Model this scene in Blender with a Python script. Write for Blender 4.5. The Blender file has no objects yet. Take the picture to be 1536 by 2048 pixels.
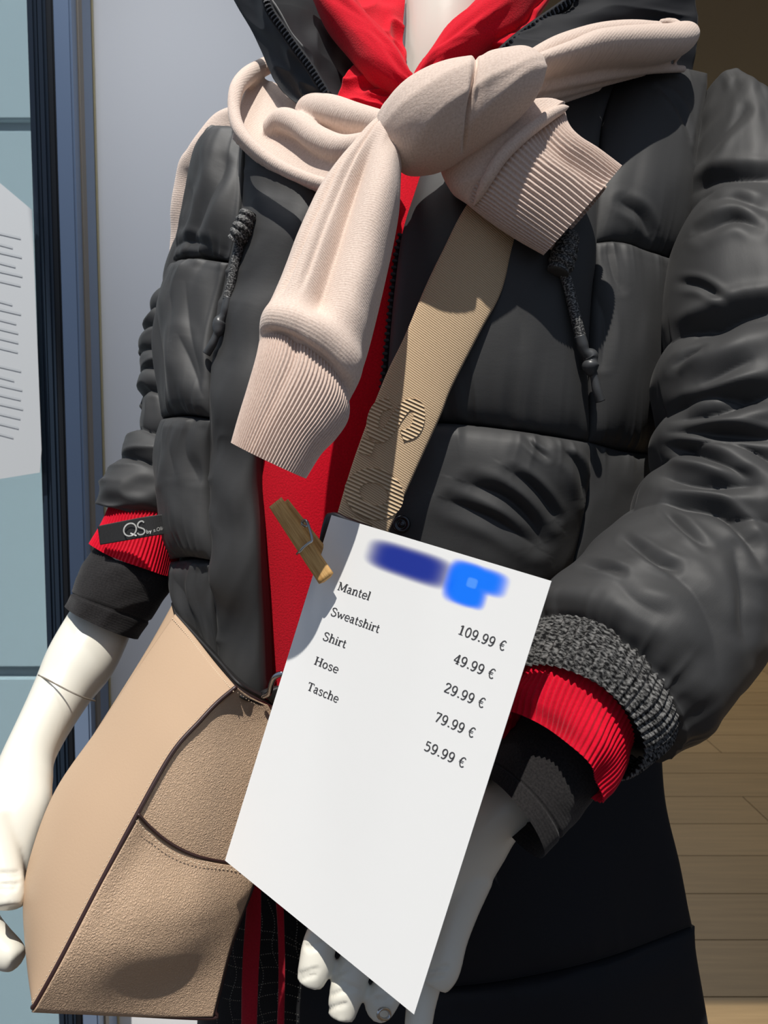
import bpy, bmesh, math, random
import numpy as np
from mathutils import Vector, Matrix

# ------------------------------------------------------------------ camera, light, exposure
F_PX = 1500.0
CAM = np.array([0.0, 0.0, 1.08])
PITCH = math.radians(4.0)
RV = np.array([1.0, 0, 0])
FV = np.array([0, math.cos(PITCH), -math.sin(PITCH)])
UV_ = np.array([0, math.sin(PITCH), math.cos(PITCH)])
scn = bpy.context.scene
col = scn.collection
cam_d = bpy.data.cameras.new('camera')
cam_o = bpy.data.objects.new('camera', cam_d)
col.objects.link(cam_o)
cam_o.location = CAM
cam_o.rotation_euler = (math.pi / 2 - PITCH, 0, 0)
cam_d.sensor_fit = 'VERTICAL'
cam_d.sensor_height = 24.0
cam_d.lens = 24.0 * F_PX / 2048.0
cam_d.clip_start = 0.02
cam_d.dof.use_dof = True
cam_d.dof.focus_distance = 0.54
cam_d.dof.aperture_fstop = 11.0
scn.camera = cam_o

SUN_DIR = (0.085, 0.89, 0.43)     # right, down, into the window, seen from the street
SUN_STRENGTH = 4.6
SKY_STRENGTH = 0.36
scn.view_settings.view_transform = 'Standard'
scn.view_settings.look = 'None'
scn.view_settings.gamma = 1.0
scn.view_settings.use_curve_mapping = False
scn.view_settings.exposure = 0.0

world = bpy.data.worlds.new('sky')
scn.world = world
world.use_nodes = True
wb = world.node_tree.nodes['Background']
_wn = world.node_tree.nodes
_tc = _wn.new('ShaderNodeTexCoord'); _sp = _wn.new('ShaderNodeSeparateXYZ'); _rp = _wn.new('ShaderNodeValToRGB')
world.node_tree.links.new(_tc.outputs['Generated'], _sp.inputs[0]); world.node_tree.links.new(_sp.outputs[2], _rp.inputs[0])
_rp.color_ramp.elements[0].position = 0.0; _rp.color_ramp.elements[0].color = (0.30, 0.30, 0.31, 1)     # street
_rp.color_ramp.elements[1].position = 0.06; _rp.color_ramp.elements[1].color = (0.60, 0.74, 1.0, 1)      # clear sky
world.node_tree.links.new(_rp.outputs[0], wb.inputs[0])
wb.inputs[1].default_value = SKY_STRENGTH
sd = bpy.data.lights.new('sun', 'SUN')
sd.energy = SUN_STRENGTH
sd.angle = math.radians(0.6)
sd.color = (1.0, 0.96, 0.90)
so = bpy.data.objects.new('sun', sd)
col.objects.link(so)
so.location = (-1, -1, 3)
_s = RV * SUN_DIR[0] - UV_ * SUN_DIR[1] + FV * SUN_DIR[2]
so.rotation_euler = Vector(_s).to_track_quat('-Z', 'Y').to_euler()
ld = bpy.data.lights.new('room_fill', 'AREA')      # added warm fill, brightens the back wall and floor inside
ld.energy = 40; ld.size = 1.2; ld.color = (1.0, 0.93, 0.83)
lo = bpy.data.objects.new('room_fill', ld); col.objects.link(lo)
lo.location = (1.4, 3.6, 2.4)
pd = bpy.data.lights.new('wall_fill_spot', 'SPOT')    # added fill spot from above, brightens the pale wall at the left
pd.energy = 26; pd.spot_size = math.radians(75); pd.spot_blend = 1.0; pd.shadow_soft_size = 0.12; pd.color = (0.93, 0.96, 1.0)
po = bpy.data.objects.new('wall_fill_spot', pd); col.objects.link(po)
po.location = (-0.38, 0.66, 2.45)
po.rotation_euler = Vector((0.08, 0.56, -1.65)).to_track_quat('-Z', 'Y').to_euler()

# ------------------------------------------------------------------ helpers
def W(p):
    p = np.asarray(p, float)
    d = p[..., 2:3]
    return CAM + FV * d + RV * ((p[..., 0:1] - 768) / F_PX * d) - UV_ * ((p[..., 1:2] - 1024) / F_PX * d)

def nrm(a):
    return a / np.maximum(np.linalg.norm(a, axis=-1, keepdims=True), 1e-12)

def crv(ctrl, n, ts=None, arc=2):
    """Catmull-Rom through the rows of ctrl, even steps along the first `arc` columns; also returns the control index"""
    c = np.asarray(ctrl, float)
    if len(c) == 2:
        t = np.linspace(0, 1, n)[:, None]
        return c[0] * (1 - t) + c[1] * t, np.linspace(0, 1, n)
    m = len(c)
    e = np.vstack([2 * c[0] - c[1], c, 2 * c[-1] - c[-2]])
    def ev(t):
        i = np.clip(t.astype(int), 0, m - 2)
        u = (t - i)[:, None]
        p0, p1, p2, p3 = e[i], e[i + 1], e[i + 2], e[i + 3]
        return 0.5 * (2 * p1 + (p2 - p0) * u + (2 * p0 - 5 * p1 + 4 * p2 - p3) * u ** 2 + (3 * p1 - p0 - 3 * p2 + p3) * u ** 3)
    td = np.linspace(0, m - 1, 40 * m)
    q = ev(td)
    L = np.r_[0, np.cumsum(np.linalg.norm(np.diff(q[:, :arc], axis=0), axis=1))]
    t = np.interp(np.linspace(0, L[-1], n), L, td)
    return ev(t), t

_rng = np.random.default_rng(5)
_LAT = _rng.uniform(-1, 1, (8, 64, 64))
def noise(x, y, k=0):
    x = np.asarray(x, float); y = np.asarray(y, float)
    xi = np.floor(x).astype(int); yi = np.floor(y).astype(int)
    fx = x - xi; fy = y - yi
    fx = fx * fx * fx * (fx * (fx * 6 - 15) + 10); fy = fy * fy * fy * (fy * (fy * 6 - 15) + 10)
    T = _LAT[k % 8]
    a = T[xi % 64, yi % 64]; b = T[(xi + 1) % 64, yi % 64]; c = T[xi % 64, (yi + 1) % 64]; d = T[(xi + 1) % 64, (yi + 1) % 64]
    return (a * (1 - fx) + b * fx) * (1 - fy) + (c * (1 - fx) + d * fx) * fy
def fbm(x, y, k=0, o=3):
    s = 0; a = 1
    for i in range(o):
        s = s + a * noise(x * 2 ** i + 7.3 * i, y * 2 ** i + 3.1 * i, k + i); a *= 0.5
    return s
def ridge(x, y, k=0):
    return 1 - 2 * np.abs(noise(x, y, k))
def sm(a, b, x):
    t = np.clip((x - a) / (b - a), 0, 1)
    return t * t * (3 - 2 * t)

def link_mesh(name, me, mt, parent=None):
    if mt: 
        me.materials.clear(); me.materials.append(mt)
    o = bpy.data.objects.new(name, me)
    col.objects.link(o)
    if parent is not None: adopt(o, parent)
    return o
def adopt(o, parent):
    o.parent = parent
    m = Matrix.Identity(4); p = parent
    chain = []
    while p is not None:
        chain.append(p); p = p.parent
    for p in reversed(chain):
        m = m @ p.matrix_parent_inverse @ p.matrix_basis
    o.matrix_parent_inverse = m.inverted()
def thing(name, label, cat, loc=(0, 0, 0), group=None):
    o = bpy.data.objects.new(name, None)
    col.objects.link(o)
    o.empty_display_size = 0.05
    o.location = loc
    tag(o, label, cat, group)
    return o
def tag(o, label=None, cat=None, group=None, kind=None):
    if label: o['label'] = label
    if cat: o['category'] = cat
    if group: o['group'] = group
    if kind: o['kind'] = kind
    return o

def build(name, verts, faces, mt, parent=None, uv=None, smooth=True):
    """faces: int array (n,4) or (n,3) or list of tuples; uv: per loop"""
    me = bpy.data.meshes.new(name)
    if isinstance(faces, np.ndarray):
        k = faces.shape[1]
        me.vertices.add(len(verts)); me.vertices.foreach_set('co', np.asarray(verts, np.float32).ravel())
        me.loops.add(faces.size); me.loops.foreach_set('vertex_index', faces.astype(np.int32).ravel())
        me.polygons.add(len(faces)); me.polygons.foreach_set('loop_start', np.arange(0, faces.size, k, dtype=np.int32))
        me.update(calc_edges=True)
    else:
        me.from_pydata([tuple(v) for v in verts], [], [tuple(f) for f in faces]); me.update()
    me.polygons.foreach_set('use_smooth', np.full(len(me.polygons), smooth))
    if uv is not None:
        l = me.uv_layers.new(name='UVMap'); l.data.foreach_set('uv', np.asarray(uv, np.float32).ravel())
    me.validate()
    return link_mesh(name, me, mt, parent)

def gridfaces(nu, nv, cu=False, cv=False):
    U = nu if cu else nu - 1; V = nv if cv else nv - 1
    i, j = np.meshgrid(np.arange(U), np.arange(V), indexing='ij')
    i2 = (i + 1) % nu; j2 = (j + 1) % nv
    f = np.stack([i * nv + j, i * nv + j2, i2 * nv + j2, i2 * nv + j], -1).reshape(-1, 4)
    return f, i.ravel(), j.ravel()

def gnormals(P, cv=False):
    du = np.gradient(P, axis=0)
    if cv:
        dv = np.roll(P, -1, 1) - np.roll(P, 1, 1)
    else:
        dv = np.gradient(P, axis=1)
    return nrm(np.cross(du, dv))

def guv(P, i, j, cv=False):
    """metric uv for a grid"""
    lu = np.r_[0, np.cumsum(np.linalg.norm(np.diff(P, axis=0), axis=2).mean(1))]
    Q = np.concatenate([P, P[:, :1]], 1) if cv else P
    lv = np.r_[0, np.cumsum(np.linalg.norm(np.diff(Q, axis=1), axis=2).mean(0))]
    a = np.stack([np.stack([lu[i], lv[j]], -1), np.stack([lu[i], lv[j + 1]], -1), np.stack([lu[i + 1], lv[j + 1]], -1), np.stack([lu[i + 1], lv[j]], -1)], 1)
    return a.reshape(-1, 2)

def project(P):
    f = (P - CAM) @ FV
    return 768 + ((P - CAM) @ RV) / f * F_PX, 1024 - ((P - CAM) @ UV_) / f * F_PX
def crease_disp(px, py, lines):
    """cloth creases: lines of (polyline, depth m, width above px, width below px); a sharp valley, wider on its lower side"""
    h = np.zeros(np.shape(px))
    for pl, dep, wu, wd in lines:
        q = crv(pl, 14)[0] if len(pl) > 2 else np.asarray(pl, float)
        L = np.r_[0, np.cumsum(np.linalg.norm(np.diff(q, axis=0), axis=1))]
        best = np.full(np.shape(px), 1e9); sg = np.zeros(np.shape(px)); tt = np.zeros(np.shape(px))
        for k in range(len(q) - 1):
            ab = q[k + 1] - q[k]
            t = np.clip(((px - q[k, 0]) * ab[0] + (py - q[k, 1]) * ab[1]) / (ab @ ab), 0, 1)
            dx = px - q[k, 0] - t * ab[0]; dy = py - q[k, 1] - t * ab[1]
            d = np.hypot(dx, dy); m = d < best
            best = np.where(m, d, best); sg = np.where(m, np.sign(ab[0] * dy - ab[1] * dx), sg); tt = np.where(m, (L[k] + t * (L[k + 1] - L[k])) / L[-1], tt)
        w = np.where(sg < 0, wu, wd)
        fade = np.sin(np.pi * np.clip(tt * .92 + .04, 0, 1)) ** .6
        h -= dep * fade * np.exp(-(best / w) ** 1.15)
        h += dep * .35 * fade * np.exp(-((best - 1.9 * w) / (1.0 * w)) ** 2)
    return h
def limb_grid(A, B, D, T, ns=80, nt=64, disp=None, off=None, sq=1.0, lines=None):
    """closed lofted tube: edge lines A and B (pixels of the photo), depth D, half thickness T (m)"""
    A = np.asarray(A, float); B = np.asarray(B, float)
    n = len(A)
    D = np.asarray(D, float) if np.ndim(D) else np.full(n, float(D))
    T = np.asarray(T, float) if np.ndim(T) else np.full(n, float(T))
    DA = D if A.shape[1] == 2 else A[:, 2]; DB = D if B.shape[1] == 2 else B[:, 2]
    O = np.zeros((n, 2)) if off is None else np.asarray(off, float)
    S = np.c_[A[:, :2], B[:, :2], DA * 1000, DB * 1000, T, O]
    Q, ci = crv(S, ns, arc=4)
    a = W(np.c_[Q[:, 0:2], Q[:, 4] / 1000]); b = W(np.c_[Q[:, 2:4], Q[:, 5] / 1000])
    c = (a + b) / 2; hw = (b - a) / 2; t = Q[:, 6:7]
    tan = np.gradient(c, axis=0)
    nn = nrm(np.cross(hw, tan))
    view = nrm(CAM - c)
    nn = nn * np.sign((nn * view).sum(1, keepdims=True))
    k = ((Q[:, 4] + Q[:, 5]) / 2000 / F_PX)[:, None]
    nv_ = nn * t + RV * Q[:, 7:8] * k - UV_ * Q[:, 8:9] * k
    th = np.linspace(0, 2 * np.pi, nt, endpoint=False)
    cs, sn = np.cos(th), np.sin(th)
    if sq != 1.0:
        cs = np.sign(cs) * np.abs(cs) ** sq; sn = np.sign(sn) * np.abs(sn) ** sq
    P = c[:, None] + hw[:, None] * (-cs)[None, :, None] + nv_[:, None] * sn[None, :, None]
    N = gnormals(P, True)
    cen = P.mean(1, keepdims=True)
    if ((P - cen) * N).sum() < 0: N = -N
    if disp is not None:
        s = np.linspace(0, 1, ns)
        w = -np.cos(th)
        h = disp(s[:, None] * np.ones(nt), ci[:, None] * np.ones(nt), np.ones((ns, 1)) * th, np.ones((ns, 1)) * w)
        P = P + N * h[..., None]
    if lines:
        X, Y = project(P)
        h = crease_disp(X, Y, lines) * np.clip(2.5 * np.sin(th), 0, 1)
        P = P + N * h[..., None]
    return P

def tube_obj(name, P, mt, parent=None, cap=True):
    ns, nt = P.shape[:2]
    f, i, j = gridfaces(ns, nt, False, True)
    uv = guv(P, i, j, True)
    V = P.reshape(-1, 3)
    if cap:      # rounded caps: two shrinking rings
        rings = []
        for e, nx in ((0, 1), (ns - 1, ns - 2)):
            c = P[e].mean(0); 
            rings.append(c + (P[e] - c) * 0.55 - (P[nx].mean(0) - c) * 0.3)
            rings.append(c + (P[e] - c) * 0.02 - (P[nx].mean(0) - c) * 0.4)
        base = len(V)
        V = np.vstack([V] + rings)
        js = np.arange(nt); j2 = (js + 1) % nt
        ex = []
        for q, e in ((0, 0), (2, ns - 1)):
            r0 = e * nt; r1 = base + q * nt; r2 = base + (q + 1) * nt
            ex.append(np.stack([r0 + js, r1 + js, r1 + j2, r0 + j2], -1)); ex.append(np.stack([r1 + js, r2 + js, r2 + j2, r1 + j2], -1))
        ex = np.vstack(ex)
        f = np.vstack([f, ex]); uv = np.vstack([uv, np.zeros((ex.size, 2))])
    o = build(name, V, f, mt, parent, uv)
    fix_normals(o)
    return o
def fix_normals(o):
    bm = bmesh.new(); bm.from_mesh(o.data)
    bmesh.ops.recalc_face_normals(bm, faces=bm.faces)
    bm.to_mesh(o.data); bm.free()

def limb(name, A, B, D, T, mt, parent=None, cap=True, **kw):
    return tube_obj(name, limb_grid(A, B, D, T, **kw), mt, parent, cap)

def pipe_grid(path, ns=60, nt=16, disp=None, flat=1.0):
    """path rows (px, py, depth, radius m)"""
    p = np.asarray(path, float).copy()
    p[:, 2] *= 1000
    Q, ci = crv(p, ns, arc=3)
    Q[:, 2] /= 1000
    c = W(Q[:, :3]); r = Q[:, 3:4]
    t = nrm(np.gradient(c, axis=0))
    up = np.cross(t, nrm(CAM - c)); a = nrm(up); b = np.cross(a, t)
    th = np.linspace(0, 2 * np.pi, nt, endpoint=False)
    P = c[:, None] + a[:, None] * (r * np.cos(th))[..., None] + b[:, None] * (r * flat * np.sin(th))[..., None]
    if disp is not None:
        N = nrm(P - c[:, None])
        s = np.linspace(0, 1, ns)
        P = P + N * disp(s[:, None] * np.ones(nt), np.ones((ns, 1)) * th)[..., None]
    return P
def pipe(name, path, mt, parent=None, cap=True, **kw):
    return tube_obj(name, pipe_grid(path, **kw), mt, parent, cap)

def coons(T, B, L, R, nu, nv):
    t, _ = crv(T, nu); b, _ = crv(B, nu); l, _ = crv(L, nv); r, _ = crv(R, nv)
    u = np.linspace(0, 1, nu)[:, None, None]; v = np.linspace(0, 1, nv)[None, :, None]
    return (1 - v) * t[:, None] + v * b[:, None] + (1 - u) * l[None] + u * r[None] - (
        (1 - u) * (1 - v) * t[0] + u * (1 - v) * t[-1] + (1 - u) * v * b[0] + u * v * b[-1])

def patch_grid(T, B, L, R, nu, nv, depth=None, disp=None):
    G = coons(T, B, L, R, nu, nv)
    if G.shape[2] == 2:
        G = np.concatenate([G, depth(G[..., 0], G[..., 1])[..., None]], 2)
    P = W(G)
    N = gnormals(P)
    if ((CAM - P) * N).sum() < 0: N = -N
    if disp is not None:
        u, v = np.meshgrid(np.linspace(0, 1, nu), np.linspace(0, 1, nv), indexing='ij')
        P = P + N * disp(u, v, G)[..., None]
    return P, N
def slab(name, P, N, th, mt, parent=None):
    """give a patch a back, th metres behind, closed round the rim"""
    nu, nv = P.shape[:2]
    if np.ndim(N) == 3: Q = P - N * th
    f, i, j = gridfaces(nu, nv)
    uv = guv(P, i, j)
    V = np.vstack([P.reshape(-1, 3), Q.reshape(-1, 3)])
    o = nu * nv
    per = np.r_[np.arange(nu) * nv, (nu - 1) * nv + np.arange(1, nv), np.arange(nu - 2, -1, -1) * nv + nv - 1, np.arange(nv - 2, 0, -1)]
    p2 = np.roll(per, -1)
    side = np.stack([per, p2, p2 + o, per + o], -1)
    ff = np.vstack([f, f[:, ::-1] + o, side])
    uvs = np.vstack([uv, uv.reshape(-1, 4, 2)[:, ::-1].reshape(-1, 2), np.zeros((side.size, 2))])
    ob = build(name, V, ff, mt, parent, uvs)
    fix_normals(ob)
    return ob
def patch(name, T, B, L, R, mt, parent=None, nu=100, nv=100, depth=None, disp=None, th=0.006):
    P, N = patch_grid(T, B, L, R, nu, nv, depth, disp)
    return slab(name, P, N, th, mt, parent)

def box(name, lo, hi, mt, parent=None, bev=0.0):
    bm = bmesh.new()
    bmesh.ops.create_cube(bm, size=1)
    lo = np.array(lo, float); hi = np.array(hi, float)
    for v in bm.verts:
        v.co = Vector((lo + hi) / 2 + np.array(v.co) * (hi - lo))
    if bev:
        bmesh.ops.bevel(bm, geom=bm.edges[:], offset=bev, segments=2, affect='EDGES')
    me = bpy.data.meshes.new(name); bm.to_mesh(me); bm.free()
    return link_mesh(name, me, mt, parent)

def remesh(name, grids, voxel, mt, parent=None, smooth=6, shape=None):
    """one continuous surface from overlapping closed tubes and slabs"""
    vs, fs, n = [], [], 0
    tmp = []
    for g in grids:
        o = g
        me = o.data
        v = np.zeros(len(me.vertices) * 3); me.vertices.foreach_get('co', v)
        vs.append(v.reshape(-1, 3))
        fs += [tuple(k + n for k in p.vertices) for p in me.polygons]
        n += len(me.vertices); tmp.append(o)
    me = bpy.data.meshes.new(name + '_union')
    me.from_pydata(np.vstack(vs).tolist(), [], fs); me.update()
    for o in tmp: bpy.data.objects.remove(o)
    t = bpy.data.objects.new(name, me); col.objects.link(t)
    m = t.modifiers.new('r', 'REMESH'); m.mode = 'VOXEL'; m.voxel_size = voxel; m.use_smooth_shade = True
    if smooth:
        s = t.modifiers.new('s', 'SMOOTH'); s.factor = 0.5; s.iterations = smooth
    dg = bpy.context.evaluated_depsgraph_get(); dg.update()
    out = bpy.data.meshes.new_from_object(t.evaluated_get(dg))
    bpy.data.objects.remove(t)
    v = np.zeros(len(out.vertices) * 3, np.float32); out.vertices.foreach_get('co', v)
    if shape is not None:
        nn = np.zeros(len(out.vertices) * 3, np.float32); out.vertices.foreach_get('normal', nn)
        v2 = shape(v.reshape(-1, 3).astype(float), nn.reshape(-1, 3).astype(float))
        out.vertices.foreach_set('co', v2.astype(np.float32).ravel()); out.update()
    out.polygons.foreach_set('use_smooth', np.full(len(out.polygons), True))
    out.name = name
    return link_mesh(name, out, mt, parent)

# ------------------------------------------------------------------ materials
def srgb(r, g, b):
    f = lambda c: (c / 255 / 12.92) if c <= 10 else ((c / 255 + 0.055) / 1.055) ** 2.4
    return (f(r), f(g), f(b), 1)
class Mat:
    def __init__(s, name, base, rough=0.6, spec=0.5, metal=0.0, sheen=0.0, sheen_rough=0.4, **kw):
        s.m = bpy.data.materials.new(name); s.m.use_nodes = True
        s.t = s.m.node_tree; s.n = s.t.nodes; s.b = s.n['Principled BSDF']
        s.b.inputs['Base Color'].default_value = base
        s.b.inputs['Roughness'].default_value = rough
        s.b.inputs['Specular IOR Level'].default_value = spec
        s.b.inputs['Metallic'].default_value = metal
        s.b.inputs['Sheen Weight'].default_value = sheen
        s.b.inputs['Sheen Roughness'].default_value = sheen_rough
        for k, v in kw.items(): s.b.inputs[k].default_value = v
        s.last = None
    def node(s, t, **kw):
        n = s.n.new(t)
        for k, v in kw.items():
            if k in n.inputs: n.inputs[k].default_value = v
            else: setattr(n, k, v)
        return n
    def l(s, a, b): s.t.links.new(a, b)
    def coord(s, kind='UV', scale=(1, 1, 1), rot=(0, 0, 0)):
        c = s.node('ShaderNodeTexCoord'); m = s.node('ShaderNodeMapping')
        m.inputs['Scale'].default_value = scale; m.inputs['Rotation'].default_value = rot
        s.l(c.outputs[kind], m.inputs[0]); return m.outputs[0]
    def bump(s, h, strength=0.3, dist=0.001):
        b = s.node('ShaderNodeBump', Strength=strength, Distance=dist)
        s.l(h, b.inputs['Height'])
        if s.last: s.l(s.last, b.inputs['Normal'])
        s.last = b.outputs[0]
        s.l(s.last, s.b.inputs['Normal'])
    def noise(s, co, scale=5, detail=4, rough=0.6):
        n = s.node('ShaderNodeTexNoise'); n.inputs['Scale'].default_value = scale; n.inputs['Detail'].default_value = detail; n.inputs['Roughness'].default_value = rough
        s.l(co, n.inputs['Vector']); return n.outputs[0]
    def wave(s, co, scale=5, dist=0.0, axis='X', dscale=1.0):
        n = s.node('ShaderNodeTexWave'); n.bands_direction = axis; n.inputs['Scale'].default_value = scale; n.inputs['Distortion'].default_value = dist; n.inputs['Detail Scale'].default_value = dscale
        s.l(co, n.inputs['Vector']); return n.outputs[1]
    def ramp(s, f, a, b, p0=0.3, p1=0.7):
        r = s.node('ShaderNodeValToRGB'); r.color_ramp.elements[0].color = a; r.color_ramp.elements[1].color = b
        r.color_ramp.elements[0].position = p0; r.color_ramp.elements[1].position = p1
        s.l(f, r.inputs[0]); s.l(r.outputs[0], s.b.inputs['Base Color']); return r.outputs[0]

def fabric(name, base, dark, rough, knit=0.0, fuzz=0.3, rib=False, spec=0.2, sheen=0.2, scale=1.0):
    m = Mat(name, base, rough, spec, sheen=sheen, sheen_rough=0.5)
    co = m.coord('UV')
    f = m.noise(m.coord('UV', (600 * scale, 600 * scale, 1)), 1.0, 3, 0.7)
    m.ramp(f, dark, base, 0.3, 0.62)
    if knit:
        w = m.wave(co, 160 * scale, 1.5, 'X', 40)      # one course about every millimetre
        m.bump(w, knit, 0.0006)
    m.bump(f, fuzz, 0.0012)
    return m.m

def nylon(name, base, rough=0.58, spec=0.32):
    m = Mat(name, base, rough, spec, sheen=0.04, sheen_rough=0.35)
    m.b.inputs['Sheen Tint'].default_value = (0.9, 0.88, 0.86, 1)
    f = m.noise(m.coord('UV', (90, 260, 1)), 1.0, 5, 0.65)
    m.bump(f, 0.07, 0.0012)
    g = m.noise(m.coord('UV', (2500, 2500, 1)), 1.0, 1, 0.5)
    m.bump(g, 0.12, 0.0004)
    return m.m
M = {}
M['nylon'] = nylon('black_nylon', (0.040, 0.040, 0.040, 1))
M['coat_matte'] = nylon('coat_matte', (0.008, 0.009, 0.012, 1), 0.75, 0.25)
M['lining'] = nylon('coat_lining', (0.016, 0.017, 0.019, 1), 0.5)
M['sweat'] = fabric('beige_sweatshirt', srgb(226, 206, 192), srgb(208, 186, 171), 0.95, 0.3, 0.35, sheen=0.25)
M['sweat_rib'] = fabric('beige_rib', srgb(218, 197, 183), srgb(196, 173, 160), 0.95, 0.0, 0.25, sheen=0.2)
M['red'] = fabric('red_fleece', srgb(214, 0, 34), srgb(188, 0, 26), 0.95, 0.0, 0.45, sheen=0.10)
M['red_rib'] = fabric('red_rib', srgb(205, 0, 40), srgb(185, 0, 32), 0.9, 0.0, 0.2, sheen=0.10)
M['red_cord'] = fabric('red_ribbon', srgb(170, 10, 38), srgb(150, 6, 30), 0.8, 0.0, 0.2)
M['shirt'] = fabric('black_jersey', srgb(38, 36, 36), srgb(20, 19, 20), 0.95, 0.3, 0.4, sheen=0.12)
M['trouser'] = fabric('black_trouser', srgb(16, 17, 20), srgb(10, 11, 14), 0.9, 0.0, 0.2)
M['silver'] = Mat('silver_thread', srgb(150, 148, 140), 0.35, metal=0.7).m
_m = Mat('heather_knit', srgb(70, 70, 70), 0.9, 0.25)
_v = _m.noise(_m.coord('UV', (700, 260, 1)), 1.0, 2, 0.6)
_m.ramp(_v, srgb(12, 12, 13), srgb(125, 124, 122), 0.42, 0.7); _m.bump(_v, 0.5, 0.001)
M['heather'] = _m.m
M['mannequin'] = Mat('mannequin_lacquer', srgb(226, 222, 208), 0.32, 0.45, **{'Coat Weight': 0.15, 'Coat Roughness': 0.25}).m
M['groove'] = Mat('dark_groove', srgb(120, 112, 100), 0.6).m
_m = Mat('beige_leather', srgb(194, 165, 137), 0.5, 0.35)
_c = _m.coord('UV', (1, 1, 1))
_v = _m.node('ShaderNodeTexVoronoi'); _v.feature = 'DISTANCE_TO_EDGE'; _v.inputs['Scale'].default_value = 560
_n = _m.node('ShaderNodeTexNoise'); _n.inputs['Scale'].default_value = 300; _n.inputs['Detail'].default_value = 3
_mx = _m.node('ShaderNodeMixRGB'); _mx.inputs[0].default_value = 0.004
_m.l(_c, _mx.inputs[1]); _m.l(_n.outputs[1], _mx.inputs[2]); _m.l(_c, _n.inputs[0]); _m.l(_mx.outputs[0], _v.inputs['Vector'])
_r = _m.node('ShaderNodeMapRange'); _r.inputs[1].default_value = 0.0; _r.inputs[2].default_value = 0.28
_m.l(_v.outputs[0], _r.inputs[0]); _m.bump(_r.outputs[0], 0.5, 0.0009)
M['leather'] = _m.m
_m = Mat('smooth_leather', srgb(180, 153, 126), 0.45, 0.35)
_m.bump(_m.noise(_m.coord('UV', (500, 500, 1)), 1, 3), 0.18, 0.0006)
M['leather_smooth'] = _m.m
M['edge_paint'] = Mat('dark_edge_paint', srgb(52, 32, 30), 0.4, 0.5).m
M['thread'] = Mat('cream_thread', srgb(214, 194, 166), 0.7).m
M['bag_lining'] = Mat('black_bag_lining', srgb(22, 21, 21), 0.6).m
_m = Mat('webbing', srgb(200, 174, 142), 0.75, 0.25, sheen=0.1)
_w = _m.wave(_m.coord('UV'), 190, 0.6, 'X', 60)
_m.ramp(_w, srgb(172, 144, 112), srgb(214, 188, 154), 0.0, 0.7)
_m.bump(_w, 0.5, 0.0007)
_m.bump(_m.noise(_m.coord('UV', (900, 1600, 1)), 1, 2), 0.35, 0.0006)
M['webbing'] = _m.m
_m = Mat('webbing_raised', srgb(208, 184, 150), 0.7, 0.25)
_w = _m.wave(_m.coord('UV'), 105, 0.1, 'X'); _m.bump(_w, 0.9, 0.0016)
_m.ramp(_w, srgb(178, 150, 116), srgb(222, 198, 164), 0.1, 0.6)
M['webbing_raised'] = _m.m
M['chrome'] = Mat('chrome', srgb(200, 202, 205), 0.14, metal=1.0).m
M['steel'] = Mat('steel_wire', srgb(170, 172, 172), 0.28, metal=1.0).m
M['gunmetal'] = Mat('gunmetal_zip', srgb(70, 70, 72), 0.26, metal=0.9).m
M['black_plastic'] = Mat('black_plastic', srgb(26, 27, 28), 0.4).m
M['rubber'] = Mat('grey_rubber', srgb(62, 63, 64), 0.38, 0.5).m
_m = Mat('braided_cord', srgb(40, 40, 40), 0.6)
_k = _m.node('ShaderNodeTexChecker'); _k.inputs['Scale'].default_value = 900
_k.inputs[1].default_value = srgb(18, 18, 19); _k.inputs[2].default_value = srgb(112, 111, 109)
_nn = _m.noise(_m.coord('UV', (800, 500, 1)), 1, 2)
_rp = _m.ramp(_nn, srgb(13, 13, 14), srgb(140, 139, 136), 0.46, 0.66)
_m.bump(_nn, 0.6, 0.001)
M['braid'] = _m.m
_m = Mat('black_tape', srgb(36, 36, 37), 0.6)
_w = _m.wave(_m.coord('UV'), 330, 1.0, 'X', 80); _m.ramp(_w, srgb(16, 16, 17), srgb(58, 58, 58), 0.2, 0.9); _m.bump(_w, 0.5, 0.0005)
M['tape'] = _m.m
M['white_print'] = Mat('white_print', srgb(236, 236, 232), 0.6).m
M['ink'] = Mat('grey_ink', srgb(72, 72, 74), 0.8, 0.1).m
_m = Mat('clothespin_wood', srgb(200, 158, 96), 0.6, 0.3)
_n = _m.noise(_m.coord('UV', (40, 900, 1)), 1, 5, 0.65)
_m.ramp(_n, srgb(168, 122, 66), srgb(216, 174, 112), 0.3, 0.65); _m.bump(_n, 0.25, 0.0006)
M['wood'] = _m.m
M['wall'] = None
_m = Mat('wall_paint', srgb(244, 244, 245), 0.8, 0.2)
_m.bump(_m.noise(_m.coord('Object', (60, 60, 60)), 1, 4), 0.05, 0.001); M['wall'] = _m.m
_m = Mat('olive_wall', srgb(120, 110, 84), 0.85, 0.15)
_n = _m.noise(_m.coord('Object', (1.2, 1.2, 1.2)), 1, 3); _m.ramp(_n, srgb(178, 174, 158), srgb(198, 194, 178), 0.3, 0.7); M['olive'] = _m.m
M['ceiling'] = Mat('ceiling_paint', srgb(120, 112, 100), 0.9).m
M['alu'] = Mat('blue_grey_aluminium', srgb(128, 146, 172), 0.42, 0.5, metal=0.2).m
M['frame_dark'] = Mat('dark_frame', srgb(34, 46, 60), 0.35, 0.5).m
M['frame_black'] = Mat('black_gasket', srgb(14, 18, 24), 0.5).m
M['frame_taupe'] = Mat('taupe_profile', srgb(140, 132, 121), 0.55).m
M['trim_cream'] = Mat('cream_trim', srgb(206, 194, 156), 0.6).m
M['facade'] = Mat('facade_panel', srgb(186, 198, 202), 0.6).m
M['facade_joint'] = Mat('facade_joint', srgb(150, 158, 162), 0.7).m
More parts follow.
